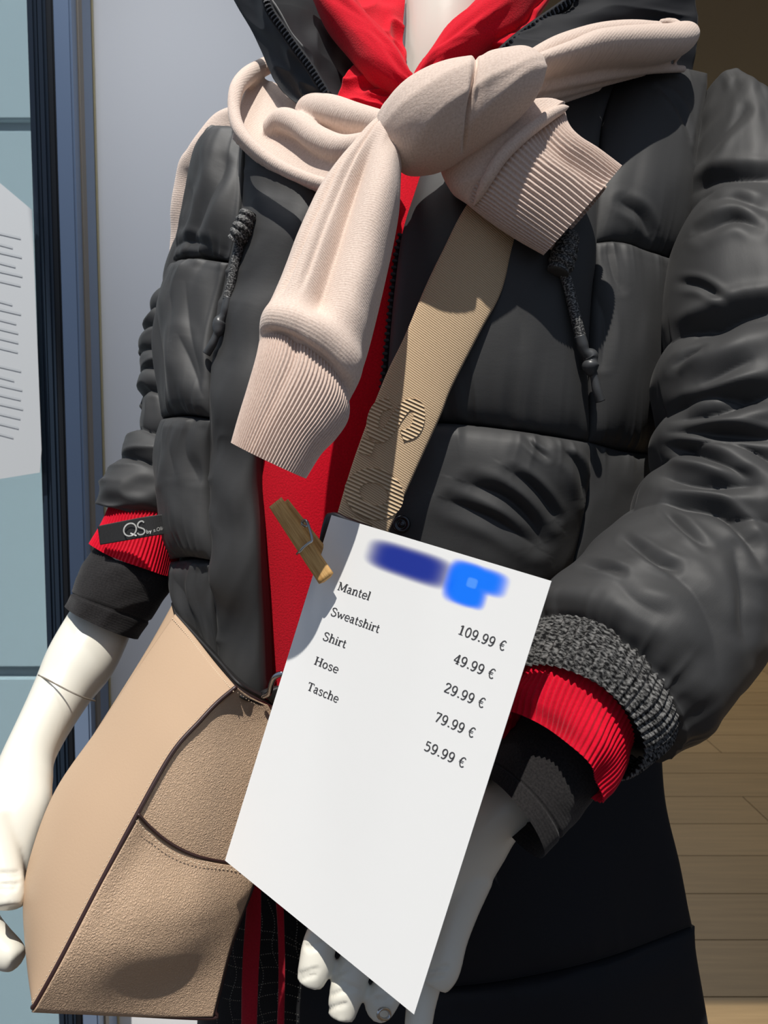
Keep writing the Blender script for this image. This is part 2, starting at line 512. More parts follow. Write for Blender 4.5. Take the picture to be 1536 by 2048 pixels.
_m = Mat('window_glass', (0.75, 0.9, 0.95, 1), 0.02, 0.5, **{'Transmission Weight': 1.0, 'IOR': 1.45}); M['glass'] = _m.m
_m = Mat('wood_floor', srgb(150, 118, 78), 0.5, 0.35)
_i = _m.node('ShaderNodeObjectInfo')
_n = _m.noise(_m.coord('Object', (3, 60, 3)), 1, 6, 0.6)
_ad = _m.node('ShaderNodeMath'); _ad.operation = 'MULTIPLY_ADD'; _ad.inputs[1].default_value = 0.22; 
_m.l(_i.outputs['Random'], _ad.inputs[0]); _m.l(_n, _ad.inputs[2])
_m.ramp(_ad.outputs[0], srgb(108, 88, 58), srgb(128, 106, 73), 0.35, 0.8); _m.bump(_n, 0.1, 0.001); M['floor'] = _m.m
M['floor_base'] = Mat('floor_base', srgb(60, 46, 30), 0.8).m
M['old_paper'] = None

# ------------------------------------------------------------------ the setting
def struct(o):
    o['kind'] = 'structure'; return o
def yplane(px, py, y):            # point on a wall at world y seen at a pixel
    r = FV + RV * (px - 768) / F_PX - UV_ * (py - 1024) / F_PX
    return CAM + r * (y - CAM[1]) / r[1]

flo = struct(box('floor', (-0.62, -1.0, -0.06), (3.2, 5.0, -0.012), M['floor_base']))
_pl = None; _r = random.Random(3)
row = 0
y = 0.9
while y < 4.6:
    x = -0.55 + _r.random() * 0.6
    while x < 3.1:
        if _pl is None:
            _pl = box('plank', (0, 0, -0.012), (1.1985, 0.1788, 0.0), M['floor'], None, 0.001)
            p = _pl
        else:
            p = _pl.copy(); col.objects.link(p)
        p.location = (x, y, 0)
        p.parent = flo
        x += 1.2
    y += 0.18; row += 1
WY = 1.22
xl = yplane(174, 700, WY)[0]; xr = 0.12
struct(box('wall_left', (xl, WY, -0.012), (xr, WY + 0.14, 2.6), M['wall']))
struct(box('trim_1', (xl, WY - 0.006, 0.0), (yplane(205, 700, WY)[0], WY - 0.0005, 2.6), M['trim_cream'], None, 0.0015))
struct(box('wall_back', (-1.6, 4.55, -0.012), (3.2, 4.65, 2.6), M['olive']))
struct(box('wall_right', (3.1, 0.9, -0.012), (3.2, 4.55, 2.6), M['olive']))
struct(box('ceiling', (-0.62, 0.55, 2.6), (3.2, 4.65, 2.7), M['ceiling']))
struct(box('wall_front', (-0.62, 0.50, 2.3), (3.2, 0.56, 2.6), M['ceiling']))     # lintel over the shop window
# window at the left: posts, gasket, pane, and the facade across the street
win = bpy.data.objects.new('window_1', None); col.objects.link(win); struct(win)
def post(name, x0, x1, yy, dep, m, bev=0.002):
    a = yplane(x0, 700, yy)[0]; b = yplane(x1, 700, yy)[0]
    return box(name, (a, yy, -0.01), (b, yy + dep, 2.6), m, win, bev)
PY = 1.13
post('frame_profile', 160, 174, PY + 0.02, 0.018, M['frame_taupe'])
post('frame_profile', 125, 160, PY, 0.08, M['alu'], 0.003)
post('gasket', 108, 125, PY + 0.012, 0.06, M['frame_black'])
post('frame_profile', 90, 109, PY + 0.006, 0.06, M['frame_dark'], 0.004)
post('frame_profile', 73, 91, PY + 0.002, 0.06, M['frame_dark'], 0.004)
xa = yplane(74, 700, PY)[0]
box('pane', (xa - 0.62, PY + 0.034, -0.01), (xa + 0.004, PY + 0.040, 2.6), M['glass'], win)
fac = bpy.data.objects.new('wall_outside', None); col.objects.link(fac); struct(fac)
zs = [-1.5] + [yplane(30, q, 2.2)[2] for q in (2150, 1345, 250)] + [3.6]
for k in range(len(zs) - 1):
    box('panel', (-2.6, 2.2, zs[k] + 0.016), (-0.62, 2.24, zs[k + 1] - 0.016), M['facade'], fac, 0.004)
box('backing', (-2.6, 2.225, -1.5), (-0.62, 2.26, 3.6), M['facade_joint'], fac)

# ------------------------------------------------------------------ body base depth
BC = np.array([(350,300,.765),(340,600,.735),(325,900,.725),(345,1150,.71),(450,1350,.665),(480,450,.675),(430,800,.65),(440,1100,.645),
 (600,300,.66),(560,700,.632),(525,1000,.628),(530,1370,.632),(800,500,.628),(770,800,.622),(740,1100,.625),(950,600,.618),(1000,800,.612),
 (950,1000,.616),(1150,500,.622),(1170,850,.618),(1350,400,.655),(1340,600,.66),(1330,900,.67),(1100,200,.66),(1300,150,.69),(1410,160,.705),
 (1000,1600,.60),(1300,1600,.63),(1350,1850,.625),(1400,2060,.63),(1150,1950,.585),(900,1950,.59),(620,1600,.64),(600,2060,.63),(900,300,.635)], float)
def _tps(c):
    X = c[:, :2] / 500; n = len(X)
    r = np.linalg.norm(X[:, None] - X[None], axis=2)
    K = np.where(r > 0, r * r * np.log(r + 1e-12), 0) + np.eye(n) * 0.01
    Pm = np.c_[np.ones(n), X]
    A = np.block([[K, Pm], [Pm.T, np.zeros((3, 3))]])
    w = np.linalg.solve(A, np.r_[c[:, 2], 0, 0, 0])
    def f(x, y):
        sh = np.shape(x); q = np.stack([np.ravel(x), np.ravel(y)], -1) / 500
        r = np.linalg.norm(q[:, None] - X[None], axis=2)
        return (np.where(r > 0, r * r * np.log(r + 1e-12), 0) @ w[:n] + w[n] + q @ w[n + 1:]).reshape(sh)
    return f
BD = _tps(BC)

# ------------------------------------------------------------------ winter coat
coat = thing('winter_coat', 'black quilted puffer coat worn open by the mannequin', 'coat', W((768, 1024, .75)))
def puff(h, su=0.4, sv=0.45, gt=0.002, gb=0.002, freq=9, seed=0, big=0.003, sag=0.85, skew=0.0, lines=None):
    def f(u, v, G):
        vv = np.clip(v, 0, 1) ** sag
        fu = np.clip(4 * u * (1 - u), 0, 1) ** su; fv = np.clip(4 * vv * (1 - vv), 0, 1) ** sv
        b = h * fu * fv
        uu = u + 0.05 * noise(v * 4, u * 3, seed)
        g = gt * ridge(uu * freq, v * 1.3 + seed, seed) * np.exp(-v / 0.10) * sm(0, .02, v) + gb * ridge(uu * freq * 1.1 + 3, v * 1.3 + seed, seed + 1) * np.exp(-(1 - v) / 0.09) * sm(0, .02, 1 - v)
        e = sm(0, .08, u) * sm(0, .08, 1 - u) * sm(0, .08, v) * sm(0, .08, 1 - v)
        w = big * (noise((u + skew * v) * 3.4 + seed * 1.7, (v - skew * u) * 1.6, seed + 2) + .35 * noise(u * 6 + v * 2 + seed, v * 4.2 - u * 2, seed + 3)) * e
        w2 = crease_disp(G[..., 0], G[..., 1], lines) if lines else 0
        return b + g * fu + w + w2 + 0.002
    return f
def panel(name, T, B, L, R, h, nu=130, nv=130, mt='nylon', th=0.012, **kw):
    return patch(name, T, B, L, R, M[mt], coat, nu, nv, BD, puff(h, **kw), th)

SEAM = [(498, 268), (490, 420), (462, 540), (435, 700), (428, 830), (430, 1000), (436, 1130), (446, 1300), (462, 1400)]
def seg(path, y0, y1):
    q, _ = crv(path, 200)
    i0 = np.argmin(abs(q[:, 1] - y0)); i1 = np.argmin(abs(q[:, 1] - y1))
    return q[np.linspace(i0, i1, 7).astype(int)].tolist()
LEFT = [(422, 264), (396, 312), (378, 395), (351, 520), (333, 610), (322, 700), (330, 820), (324, 930), (334, 1010), (342, 1100), (352, 1180), (385, 1250), (430, 1310), (470, 1365), (490, 1400)]
def lseg(y0, y1): return seg(LEFT, y0, y1)
def ends(a, b, mid): return [a] + mid + [b]
LLN = [[([(398, 492), (424, 450), (458, 382), (470, 345)], .004, 12, 10), ([(352, 500), (392, 488), (440, 500)], .003, 9, 9), ([(378, 470), (398, 430), (405, 390)], .003, 9, 9)],
       [([(372, 560), (380, 640), (378, 720)], .003, 12, 12), ([(405, 580), (408, 660), (418, 760)], .004, 13, 13), ([(345, 640), (350, 720), (360, 790)], .003, 12, 12), ([(395, 690), (410, 750), (424, 800)], .005, 12, 12)],
       [([(352, 850), (362, 900), (360, 960)], .003, 9, 9), ([(376, 850), (382, 900), (392, 950)], .003, 9, 9), ([(400, 856), (405, 910), (420, 960)], .003, 9, 9)],
       [([(370, 1150), (400, 1200), (420, 1290)], .003, 14, 14)]]
rows = [(262, 522, .016, .7), (528, 835, .020, .8), (840, 1120, .020, .85), (1124, 1385, .014, .9)]
for k, (a, b, h, sg) in enumerate(rows):
    L = lseg(a, b); R = seg(SEAM, a if k else 262, b)
    m = lambda q0, q1, dy: [tuple(q0), ((q0[0] + q1[0]) / 2, (q0[1] + q1[1]) / 2 + dy), tuple(q1)]
    panel('quilt_panel', m(L[0], R[0], -6), m(L[-1], R[-1], -6), L, R, h, seed=k, gt=.0032, gb=.0032, freq=8, big=.004, sag=sg, skew=.25, lines=LLN[k])
EDGE = [(664, 315), (645, 420), (600, 560), (552, 720), (524, 860), (515, 960), (520, 1060), (526, 1180), (530, 1300), (532, 1400)]
def placket_disp(u, v, G):
    fu = np.clip(4 * u * (1 - u), 0, 1) ** 0.45
    pk = np.exp(-u / .2) * .0028 * ridge(v * 22, u * 2, 3) * sm(0, .04, u)
    bumps = .0042 * noise(u * 1.6 + 1, v * 8, 4) + .0012 * noise(u * 3 - v * 5, v * 17 + u * 3, 5)
    return .013 * fu * (0.85 + .15 * np.cos(v * 40)) + pk + bumps * fu + .003
patch('placket', [(498, 268), (575, 290), (664, 315)], [(462, 1400), (500, 1410), (532, 1400)], SEAM, EDGE, M['nylon'], coat, 90, 320, BD, placket_disp, .012)
# image-right front
ZIP = [(858, 300), (845, 350), (815, 430), (800, 500), (785, 620), (775, 740), (765, 850), (740, 1000), (722, 1100), (700, 1200), (685, 1300)]
PRIN = [(1235, 150), (1200, 250), (1188, 380), (1183, 490), (1172, 600), (1163, 700), (1168, 800), (1172, 885), (1160, 1000), (1135, 1150)]
ARM = [(1412, 150), (1404, 230), (1388, 330), (1374, 420), (1360, 525), (1345, 640), (1338, 760), (1332, 910), (1330, 1000), (1330, 1090)]
panel('quilt_panel', [(858, 300), (980, 235), (1120, 190), (1235, 150)], [(765, 850), (890, 847), (1030, 862), (1172, 885)], seg(ZIP, 300, 850), seg(PRIN, 150, 885), .026, 170, 200, seed=5, gb=.0022, gt=0, freq=16, big=.002, sag=1.3, su=.3, sv=.42, lines=[([(1172, 560), (1176, 640), (1172, 720)], .002, 8, 8), ([(1010, 600), (1030, 660), (1030, 720)], .0012, 18, 18)])
panel('quilt_panel', [(765, 850), (890, 847), (1030, 862), (1172, 885)], [(700, 1200), (850, 1215), (1000, 1215), (1135, 1150)], seg(ZIP, 850, 1200), seg(PRIN, 885, 1150), .024, 170, 150, seed=2, gt=.0028, gb=.002, freq=15, big=.003, sag=.75, skew=-.5, su=.3, lines=[([(940, 968), (1000, 990), (1042, 1032), (1066, 1080)], .007, 14, 18), ([(1016, 944), (1050, 972), (1088, 1030)], .006, 10, 14), ([(1112, 900), (1136, 930), (1150, 990)], .006, 9, 12), ([(900, 1000), (980, 1034), (1050, 1084)], .005, 12, 16), ([(1045, 880), (1062, 900), (1076, 912)], .003, 6, 6)])
panel('quilt_panel', [(1235, 150), (1320, 140), (1412, 150)], [(1183, 490), (1230, 490), (1290, 508), (1360, 525)], seg(PRIN, 150, 490), seg(ARM, 150, 525), .017, 120, 150, seed=7, gb=.0014, gt=.001, freq=12, big=.002, sag=1.0, skew=.5, lines=[([(1300, 205), (1335, 240), (1362, 300)], .003, 7, 7), ([(1225, 420), (1260, 445), (1280, 480)], .004, 9, 9), ([(1405, 195), (1392, 260), (1378, 330)], .003, 8, 8)])
panel('quilt_panel', [(1183, 490), (1230, 490), (1290, 508), (1360, 525)], [(1172, 885), (1250, 905), (1332, 910)], seg(PRIN, 490, 885), seg(ARM, 525, 910), .022, 120, 150, seed=8, gt=.0022, gb=.002, freq=12, big=.002, sag=.8, lines=[([(1178, 600), (1186, 660), (1180, 740)], .003, 8, 8), ([(1200, 500), (1204, 560), (1212, 590)], .002, 8, 8)])
panel('quilt_panel', [(1172, 885), (1250, 905), (1332, 910)], [(1135, 1150), (1220, 1140), (1330, 1090)], seg(PRIN, 885, 1150), seg(ARM, 910, 1090), .014, 100, 100, seed=9, big=.002)
RS = [(1330, 1085), (1318, 1300), (1316, 1540), (1342, 1680), (1374, 1800), (1386, 1900), (1412, 2060)]
LS = [(700, 1195), (660, 1400), (630, 1650), (612, 1900), (604, 2060)]
MIDC = [(612, 1905), (780, 1960), (940, 1966), (1180, 1922), (1386, 1850)]
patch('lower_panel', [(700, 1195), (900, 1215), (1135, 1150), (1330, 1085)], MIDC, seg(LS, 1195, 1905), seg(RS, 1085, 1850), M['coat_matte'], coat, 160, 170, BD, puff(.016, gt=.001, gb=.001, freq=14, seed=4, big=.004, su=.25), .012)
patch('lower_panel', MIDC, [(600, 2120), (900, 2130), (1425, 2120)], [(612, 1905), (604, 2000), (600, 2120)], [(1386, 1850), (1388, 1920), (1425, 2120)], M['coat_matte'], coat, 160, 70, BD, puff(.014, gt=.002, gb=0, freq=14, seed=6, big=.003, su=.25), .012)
# the back of the coat, closing the shell behind
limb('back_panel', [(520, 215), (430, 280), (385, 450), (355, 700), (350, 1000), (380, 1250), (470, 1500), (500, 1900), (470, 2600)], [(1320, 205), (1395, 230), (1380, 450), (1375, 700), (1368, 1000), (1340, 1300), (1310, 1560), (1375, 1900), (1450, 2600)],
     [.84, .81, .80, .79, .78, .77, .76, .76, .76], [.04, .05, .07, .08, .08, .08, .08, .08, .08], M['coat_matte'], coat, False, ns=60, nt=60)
# sleeves
def folds(creases, depth, tilt=0.0, wob=0.25, seed=0, p=0.5):
    c = np.array(creases, float)
    def f(s, ci, th, w):
        x = ci + tilt * w + wob * noise(th * 1.1 + seed, ci * 0.9, seed)
        k = np.clip(np.searchsorted(c, x) - 1, 0, len(c) - 2)
        a, b = c[k], c[k + 1]
        t = np.clip((x - a) / (b - a), 0, 1)
        sz = np.clip((b - a), .2, 1.2) ** .6
        return depth * sz * (np.sin(np.pi * t ** .85) ** p - .6)
    return f
SLN = [([(1381, 389), (1426, 358), (1480, 350), (1560, 352)], .007, 14, 20), ([(1398, 465), (1448, 437), (1482, 434), (1516, 450)], .007, 10, 14),
       ([(1395, 330), (1440, 270), (1490, 220)], .004, 10, 10), ([(1420, 400), (1470, 395), (1540, 420)], .004, 10, 12),
       ([(1355, 565), (1400, 570), (1450, 600)], .004, 8, 9), ([(1338, 682), (1420, 652), (1490, 622), (1570, 612)], .014, 18, 26),
       ([(1342, 734), (1372, 708), (1400, 692)], .006, 8, 10), ([(1400, 770), (1460, 735), (1510, 715)], .005, 16, 16),
       ([(1334, 842), (1426, 815), (1560, 778)], .013, 18, 18), ([(1334, 864), (1420, 864), (1560, 876)], .008, 10, 12),
       ([(1330, 890), (1431, 918), (1500, 950)], .008, 12, 12), ([(1320, 950), (1400, 960), (1520, 968)], .010, 16, 16),
       ([(1345, 1010), (1437, 1022), (1499, 1074), (1524, 1130)], .008, 12, 12), ([(1327, 1022), (1378, 1062), (1414, 1092)], .005, 8, 8),
       ([(1250, 1078), (1303, 1110), (1354, 1135)], .006, 9, 9), ([(1165, 1128), (1214, 1132), (1246, 1142)], .005, 7, 8),
       ([(1230, 1160), (1270, 1200), (1330, 1230)], .002, 16, 16), ([(1310, 1120), (1390, 1180), (1430, 1260), (1440, 1340)], .004, 20, 22),
       ([(1470, 1100), (1492, 1180), (1490, 1270)], .005, 16, 16), ([(1290, 1500), (1296, 1470), (1288, 1430)], .003, 6, 6)]
fr = folds([1.0, 2.4, 3.85, 4.95, 5.7, 6.7, 10.6], .009, -.15, .18, 1, .8)
def rsl(s, ci, th, w):
    fore = sm(6.4, 7.6, ci)
    h = (fr(s, ci, th, w) * sm(1.2, 2.4, ci) + .003) * (1 - fore) + .005 * fore
    h = h + .003 * noise(ci * 1.1, w * 1.8 + 2, 6) + .0012 * noise(ci * 3.1 + w * 2, w * 4, 2)
    h = h - .007 * sm(9.3, 10, ci) + sm(9.0, 10, ci) * .0016 * ridge(th * 8, ci * .4, 3)
    return h
limb('sleeve', [(1403, 206), (1396, 290), (1374, 420), (1354, 560), (1338, 720), (1328, 850), (1312, 960), (1250, 1050), (1172, 1118), (1105, 1170), (1080, 1240)],
     [(1462, 222), (1524, 310), (1592, 430), (1620, 600), (1640, 800), (1645, 950), (1625, 1110), (1556, 1250), (1462, 1345), (1375, 1445), (1292, 1535)],
     [.71, .682, .655, .62, .59, .57, .555, .535, .51, .49, .48], [.034, .052, .06, .062, .064, .064, .064, .062, .06, .058, .05], M['nylon'], coat, ns=360, nt=260, disp=rsl, lines=SLN,
     off=[(0, 0)] * 7 + [(10, 0), (25, -8), (45, -14), (52, -16)])
fl = folds([-.5, .9, 2.2, 2.9, 3.5, 4.0, 4.6, 5.4, 6.3, 7.3, 9.5], .011, .12, .2, 4, .55)
limb('sleeve', [(405, 330), (362, 480), (330, 570), (300, 640), (285, 700), (284, 760), (288, 830), (252, 900), (218, 960), (192, 1008)],
     [(520, 330), (500, 480), (480, 600), (470, 700), (455, 780), (440, 850), (420, 930), (400, 985), (375, 1030), (352, 1052)],
     [.83, .82, .81, .80, .79, .78, .77, .76, .75, .745], [.04] * 9 + [.036], M['nylon'], coat, ns=260, nt=150, disp=lambda s, ci, th, w: fl(s, ci, th, w) * (1 - sm(8.2, 9, ci)) + .002 * ridge(ci * 2 + w, w * 2, 3), off=[(0, 0)] * 8 + [(0, 6), (0, 10)])
# collar
def cd(h, seed, f=3):
    return lambda u, v, G: h * noise(u * f + seed, v * f * 2, seed) + h * .7 * ridge(u * f * 1.5 + v * 2, v * f * 2.2 - u, seed + 1)
CT = [(529, -12, .655), (541, 23, .652), (568, 62, .648), (595, 101, .644), (619, 133, .641), (638, 164, .638), (655, 192, .636)]
patch('collar', [(462, -20, .69), (529, -12, .655)], [(600, 212, .655), (655, 192, .636)], [(462, -20, .69), (494, 43, .682), (521, 101, .675), (537, 137, .67), (564, 183, .662), (600, 212, .655)], CT, M['lining'], coat, 60, 120, disp=cd(.0025, 2, 1.2), th=.005)
patch('collar_lining', [(535, -12, .66), (590, -10, .70), (640, -5, .74)], [(660, 195, .642), (672, 200, .66), (690, 200, .68)], [(535, -12, .66), (575, 62, .655), (625, 133, .648), (660, 195, .642)], [(640, -5, .74), (700, 60, .72), (712, 120, .70), (690, 200, .68)], M['lining'], coat, 90, 120, disp=cd(.005, 5, 1.3), th=.005)
CR = [(1160, -12, .668), (1092, 35, .66), (1053, 62, .655), (1018, 90, .65), (990, 118, .645)]
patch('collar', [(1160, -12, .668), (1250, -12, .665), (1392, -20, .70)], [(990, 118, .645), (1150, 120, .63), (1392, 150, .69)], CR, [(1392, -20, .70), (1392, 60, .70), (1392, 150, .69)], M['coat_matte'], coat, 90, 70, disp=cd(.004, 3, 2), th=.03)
# zipper with single teeth
zp = thing("zipper", None, None)
adopt(zp, coat)
def teeth(path, n, size, mt, tilt=0):
    q, _ = crv(path, n)
    c = W(q)
    proto = None
    for k in range(n):
        t = nrm(c[min(k + 1, n - 1)] - c[max(k - 1, 0)]); v = nrm(CAM - c[k]); a = nrm(np.cross(t, v)); v = np.cross(a, t)
        if proto is None:
            o = box('tooth', np.array((-.5, -.28, -.35)) * size, np.array((.5, .28, .35)) * size, mt, None, size * .14)
            proto = o
        else:
            o = proto.copy(); col.objects.link(o)
        R = Matrix(((a[0], t[0], v[0], c[k][0]), (a[1], t[1], v[1], c[k][1]), (a[2], t[2], v[2], c[k][2]), (0, 0, 0, 1)))
        o.matrix_world = R; o.parent = zp
def lift(path, d): return [(p[0], p[1], p[2] - d) for p in path]
teeth(lift(CT, .006), 30, .0052, M['gunmetal'])
teeth(lift(CR, .006), 24, .0052, M['gunmetal'])
ZL = [(806, 470), (797, 510), (788, 590), (781, 660), (773, 735), (766, 800)]
teeth([(x - 6, y, float(BD(x, y)) - .006) for x, y in ZL], 26, .0044, M['black_plastic'])
pipe('zip_tape', [(x, y, float(BD(x, y)) - .004, .0030) for x, y in ZL], M['coat_matte'], zp, nt=10, flat=.4)
for P_ in (CT, CR):
    pipe('zip_tape', [(p[0], p[1], p[2] - .001, .0042) for p in P_], M['coat_matte'], zp, nt=10, flat=.5)
# snaps
def disc(name, px, py, d, r, mt, parent):
    prof = [(0, .0035), (.25, .0040), (.38, .0022), (.52, .0018), (.66, .0034), (.86, .0036), (1.0, .0016), (1.02, -.002)]
    nt = 32; c = W((px, py, d)); v = nrm(CAM - c); a = nrm(np.cross(v, UV_)); b = np.cross(v, a)
    th = np.linspace(0, 2 * np.pi, nt, endpoint=False)
    P = np.stack([c + v * h * (r / .008) + (a * np.cos(th)[:, None] + b * np.sin(th)[:, None]) * max(q, .01) * r for q, h in prof])
    return tube_obj(name, P, mt, parent, cap=False)
o = disc('snap_button', 803, 1048, .598, .0072, M['gunmetal'], coat); o['label'] = 'round dark metal snap button beside the beige strap'
disc('snap_button', 848, 575, .612, .0052, M['steel'], coat)
# knitted cuff
def ribd(n, a):
    return lambda s, ci, th, w: a * np.cos(th * n)
limb('knit_cuff', [(1092, 1232), (1072, 1280), (1052, 1330)], [(1272, 1512), (1235, 1540), (1196, 1562)], [.478, .472, .466], [.045, .044, .043], M['heather'], coat, ns=50, nt=480, cap=False,
     off=[(54, -18), (56, -16), (54, -14)], disp=lambda s, ci, th, w: .0011 * np.cos(th * 60) + .003 * np.sin(np.pi * s) + .002 * noise(th * 3, s * 2, 2))
# drawcords
def cord(px, dd, coils, cordp, tube_, ball, tail):
    dc = thing('drawcord', None, None); adopt(dc, coat)
    k = len(coils)
    for x, y, r in coils:
        pass
    path = []
    # coiled stopper
    q, _ = crv([(x, y, r) for x, y, r in coils], 60)
    def dsp(s, th): return .0017 * np.abs(np.sin(s * np.pi * 4.5 + .35 * np.cos(th)))
    pp = [(x, y, float(BD(x, y)) - dd - .004, r) for x, y, r in coils]
    pipe('stopper', pp, M['braid'], dc, ns=70, nt=28, disp=dsp)
    f = lambda L, rr: [(x, y, float(BD(x, y)) - dd, r) for (x, y), r in zip(L, rr)]
    pipe('cord', f(cordp, [.0042] * len(cordp)), M['braid'], dc, ns=50, nt=18)
    o = pipe('cord_end', f([t[:2] for t in tube_], [t[2] for t in tube_]), M['rubber'], dc, ns=70, nt=20)
    o['label'] = 'grey rubber cord end with a knot'
cord(0, .030, [(1138, 468, .0070), (1130, 500, .0086), (1124, 525, .0090), (1116, 545, .0072)], [(1128, 545), (1136, 570), (1148, 620), (1162, 676)], [(1160, 672, .0044), (1165, 690, .0046), (1170, 703, .0040), (1180, 712, .0062), (1182, 722, .0052), (1181, 732, .0068), (1184, 744, .0046), (1188, 752, .0032), (1194, 780, .0038), (1201, 803, .0038)], None, None)
cord(0, .024, [(498, 424, .0058), (490, 445, .0070), (482, 465, .0078), (472, 484, .0064)], [(480, 485), (474, 510), (464, 560), (455, 600)], [(457, 596, .0040), (452, 618, .0042), (447, 632, .0036), (441, 642, .0056), (438, 652, .0058), (436, 664, .0044), (432, 672, .0032), (424, 690, .0036), (413, 708, .0036)], None, None)

# ------------------------------------------------------------------ hooded sweatshirt
hood = thing('hooded_sweatshirt', 'bright red hooded sweatshirt under the open black coat', 'sweatshirt', W((700, 1000, .70)))
def fold_d(h, f, seed):
    return lambda s, ci, th, w: h * noise(ci * f + seed, w * 2.5, seed) + h * .6 * ridge(ci * f * .8 + w, w * 2 + ci * .5, seed + 1)
limb('front_body', [(600, 205), (520, 300), (470, 600), (455, 900), (470, 1200), (480, 1480)], [(980, 185), (1040, 300), (1030, 600), (1000, 900), (960, 1200), (930, 1480)], [.705, .70, .69, .685, .69, .70], [.03, .040, .066, .068, .062, .05], M['red'], hood, False, ns=140, nt=120, disp=lambda s, ci, th, w: .003 * noise(ci * 1.2, w * 3, 2))
limb('hood', [(690, -25), (742, 50), (788, 112), (824, 162), (840, 180)], [(622, -25), (650, 40), (696, 90), (748, 148), (800, 186)], [.675, .668, .655, .640, .636], [.016, .018, .018, .015, .01], M['red'], hood, ns=90, nt=64, disp=fold_d(.002, 1.2, 1))
limb('hood', [(1000, -25), (908, 59), (862, 116), (828, 162), (812, 182)], [(1110, -25), (1035, 52), (950, 112), (885, 150), (836, 186)], [.70, .672, .655, .640, .637], [.02, .022, .02, .016, .01], M['red'], hood, ns=90, nt=64, disp=fold_d(.002, 1.3, 4))
patch('hood_lining', [(640, -20, .70), (730, -20, .735), (812, -20, .745)], [(780, 140, .665), (802, 130, .69), (812, 150, .69)], [(640, -20, .70), (700, 50, .685), (780, 140, .665)], [(812, -20, .745), (806, 70, .725), (812, 150, .69)], M['red'], hood, 60, 60, disp=cd(.006, 2, 1.4), th=.006)
patch('hood_lining', [(985, -20, .735), (1050, -20, .72), (1110, -20, .70)], [(850, 150, .68), (940, 110, .67), (1030, 100, .66)], [(985, -20, .735), (900, 70, .71), (850, 150, .68)], [(1110, -20, .70), (1070, 50, .68), (1030, 100, .66)], M['red'], hood, 60, 60, disp=cd(.006, 4, 1.4), th=.006)
patch('neckline', [(716, 118, .665), (770, 150, .655), (824, 166, .648)], [(672, 200, .66), (730, 214, .648), (800, 222, .64)], [(716, 118, .665), (690, 160, .662), (672, 200, .66)], [(824, 166, .648), (815, 195, .642), (800, 222, .64)], M['red'], hood, 60, 50, disp=cd(.0035, 7, 2), th=.012)
limb('cuff', [(1066, 1318), (1044, 1370), (1030, 1428)], [(1216, 1520), (1192, 1560), (1160, 1592)], [.472, .466, .46], [.036, .036, .034], M['red_rib'], hood, ns=60, nt=480, cap=False, off=[(36, -4), (30, 4), (22, 14)],
     disp=lambda s, ci, th, w: .0009 * np.cos(th * 70) + .0045 * np.sin(th * 5 + 1.0) * s + .002 * noise(th * 2, s * 3, 1))
limb('cuff', [(230, 990), (210, 1045), (188, 1088)], [(368, 1040), (356, 1100), (349, 1152)], [.745, .735, .725], [.032, .034, .034], M['red_rib'], hood, ns=60, nt=480, cap=False, off=[(0, 8), (0, 12), (-10, 26)],
     disp=lambda s, ci, th, w: .0009 * np.cos(th * 70) + .003 * np.sin(th * 4) * s)
tp = patch('label_tape', [(195, 1052, .692), (265, 1038, .676), (300, 1032, .672), (345, 1026, .684)], [(200, 1090, .692), (270, 1078, .676), (305, 1072, .672), (350, 1066, .684)], [(195, 1052, .692), (200, 1090, .692)], [(345, 1026, .684), (350, 1066, .684)], M['tape'], hood, 60, 20, th=.001)
tp['label'] = 'black woven label tape with white lettering'

# ------------------------------------------------------------------ black shirt
shirt = thing('long_sleeve_shirt', 'black long-sleeved shirt showing below the red cuffs', 'shirt', W((700, 1300, .74)))
limb('sleeve', [(215, 1040), (192, 1100), (162, 1150), (134, 1212)], [(352, 1090), (346, 1150), (326, 1195), (272, 1278)], [.74, .735, .725, .712], [.028, .033, .040, .038], M['shirt'], shirt, ns=110, nt=110, cap=False, off=[(0, 0), (0, 6), (0, 8), (-8, 12)],
     disp=lambda s, ci, th, w: .002 * noise(ci * 1.8, w * 2.4, 3) + .0012 * ridge(ci * 1.6 + w * 1.2, w * 1.5, 5) - .0016 * np.exp(-((s - .82) / .015) ** 2))
limb('sleeve', [(1075, 1405), (1040, 1460), (1010, 1500), (978, 1556)], [(1185, 1545), (1165, 1590), (1120, 1640), (1056, 1704)], [.487, .484, .480, .474], [.036, .036, .036, .034], M['shirt'], shirt, ns=110, nt=110, cap=False, off=[(20, -5), (20, 0), (18, 6), (14, 10)],
     disp=lambda s, ci, th, w: .0016 * noise(ci * 1.6, w * 2, 3) - .0014 * np.exp(-((s - .8) / .015) ** 2))

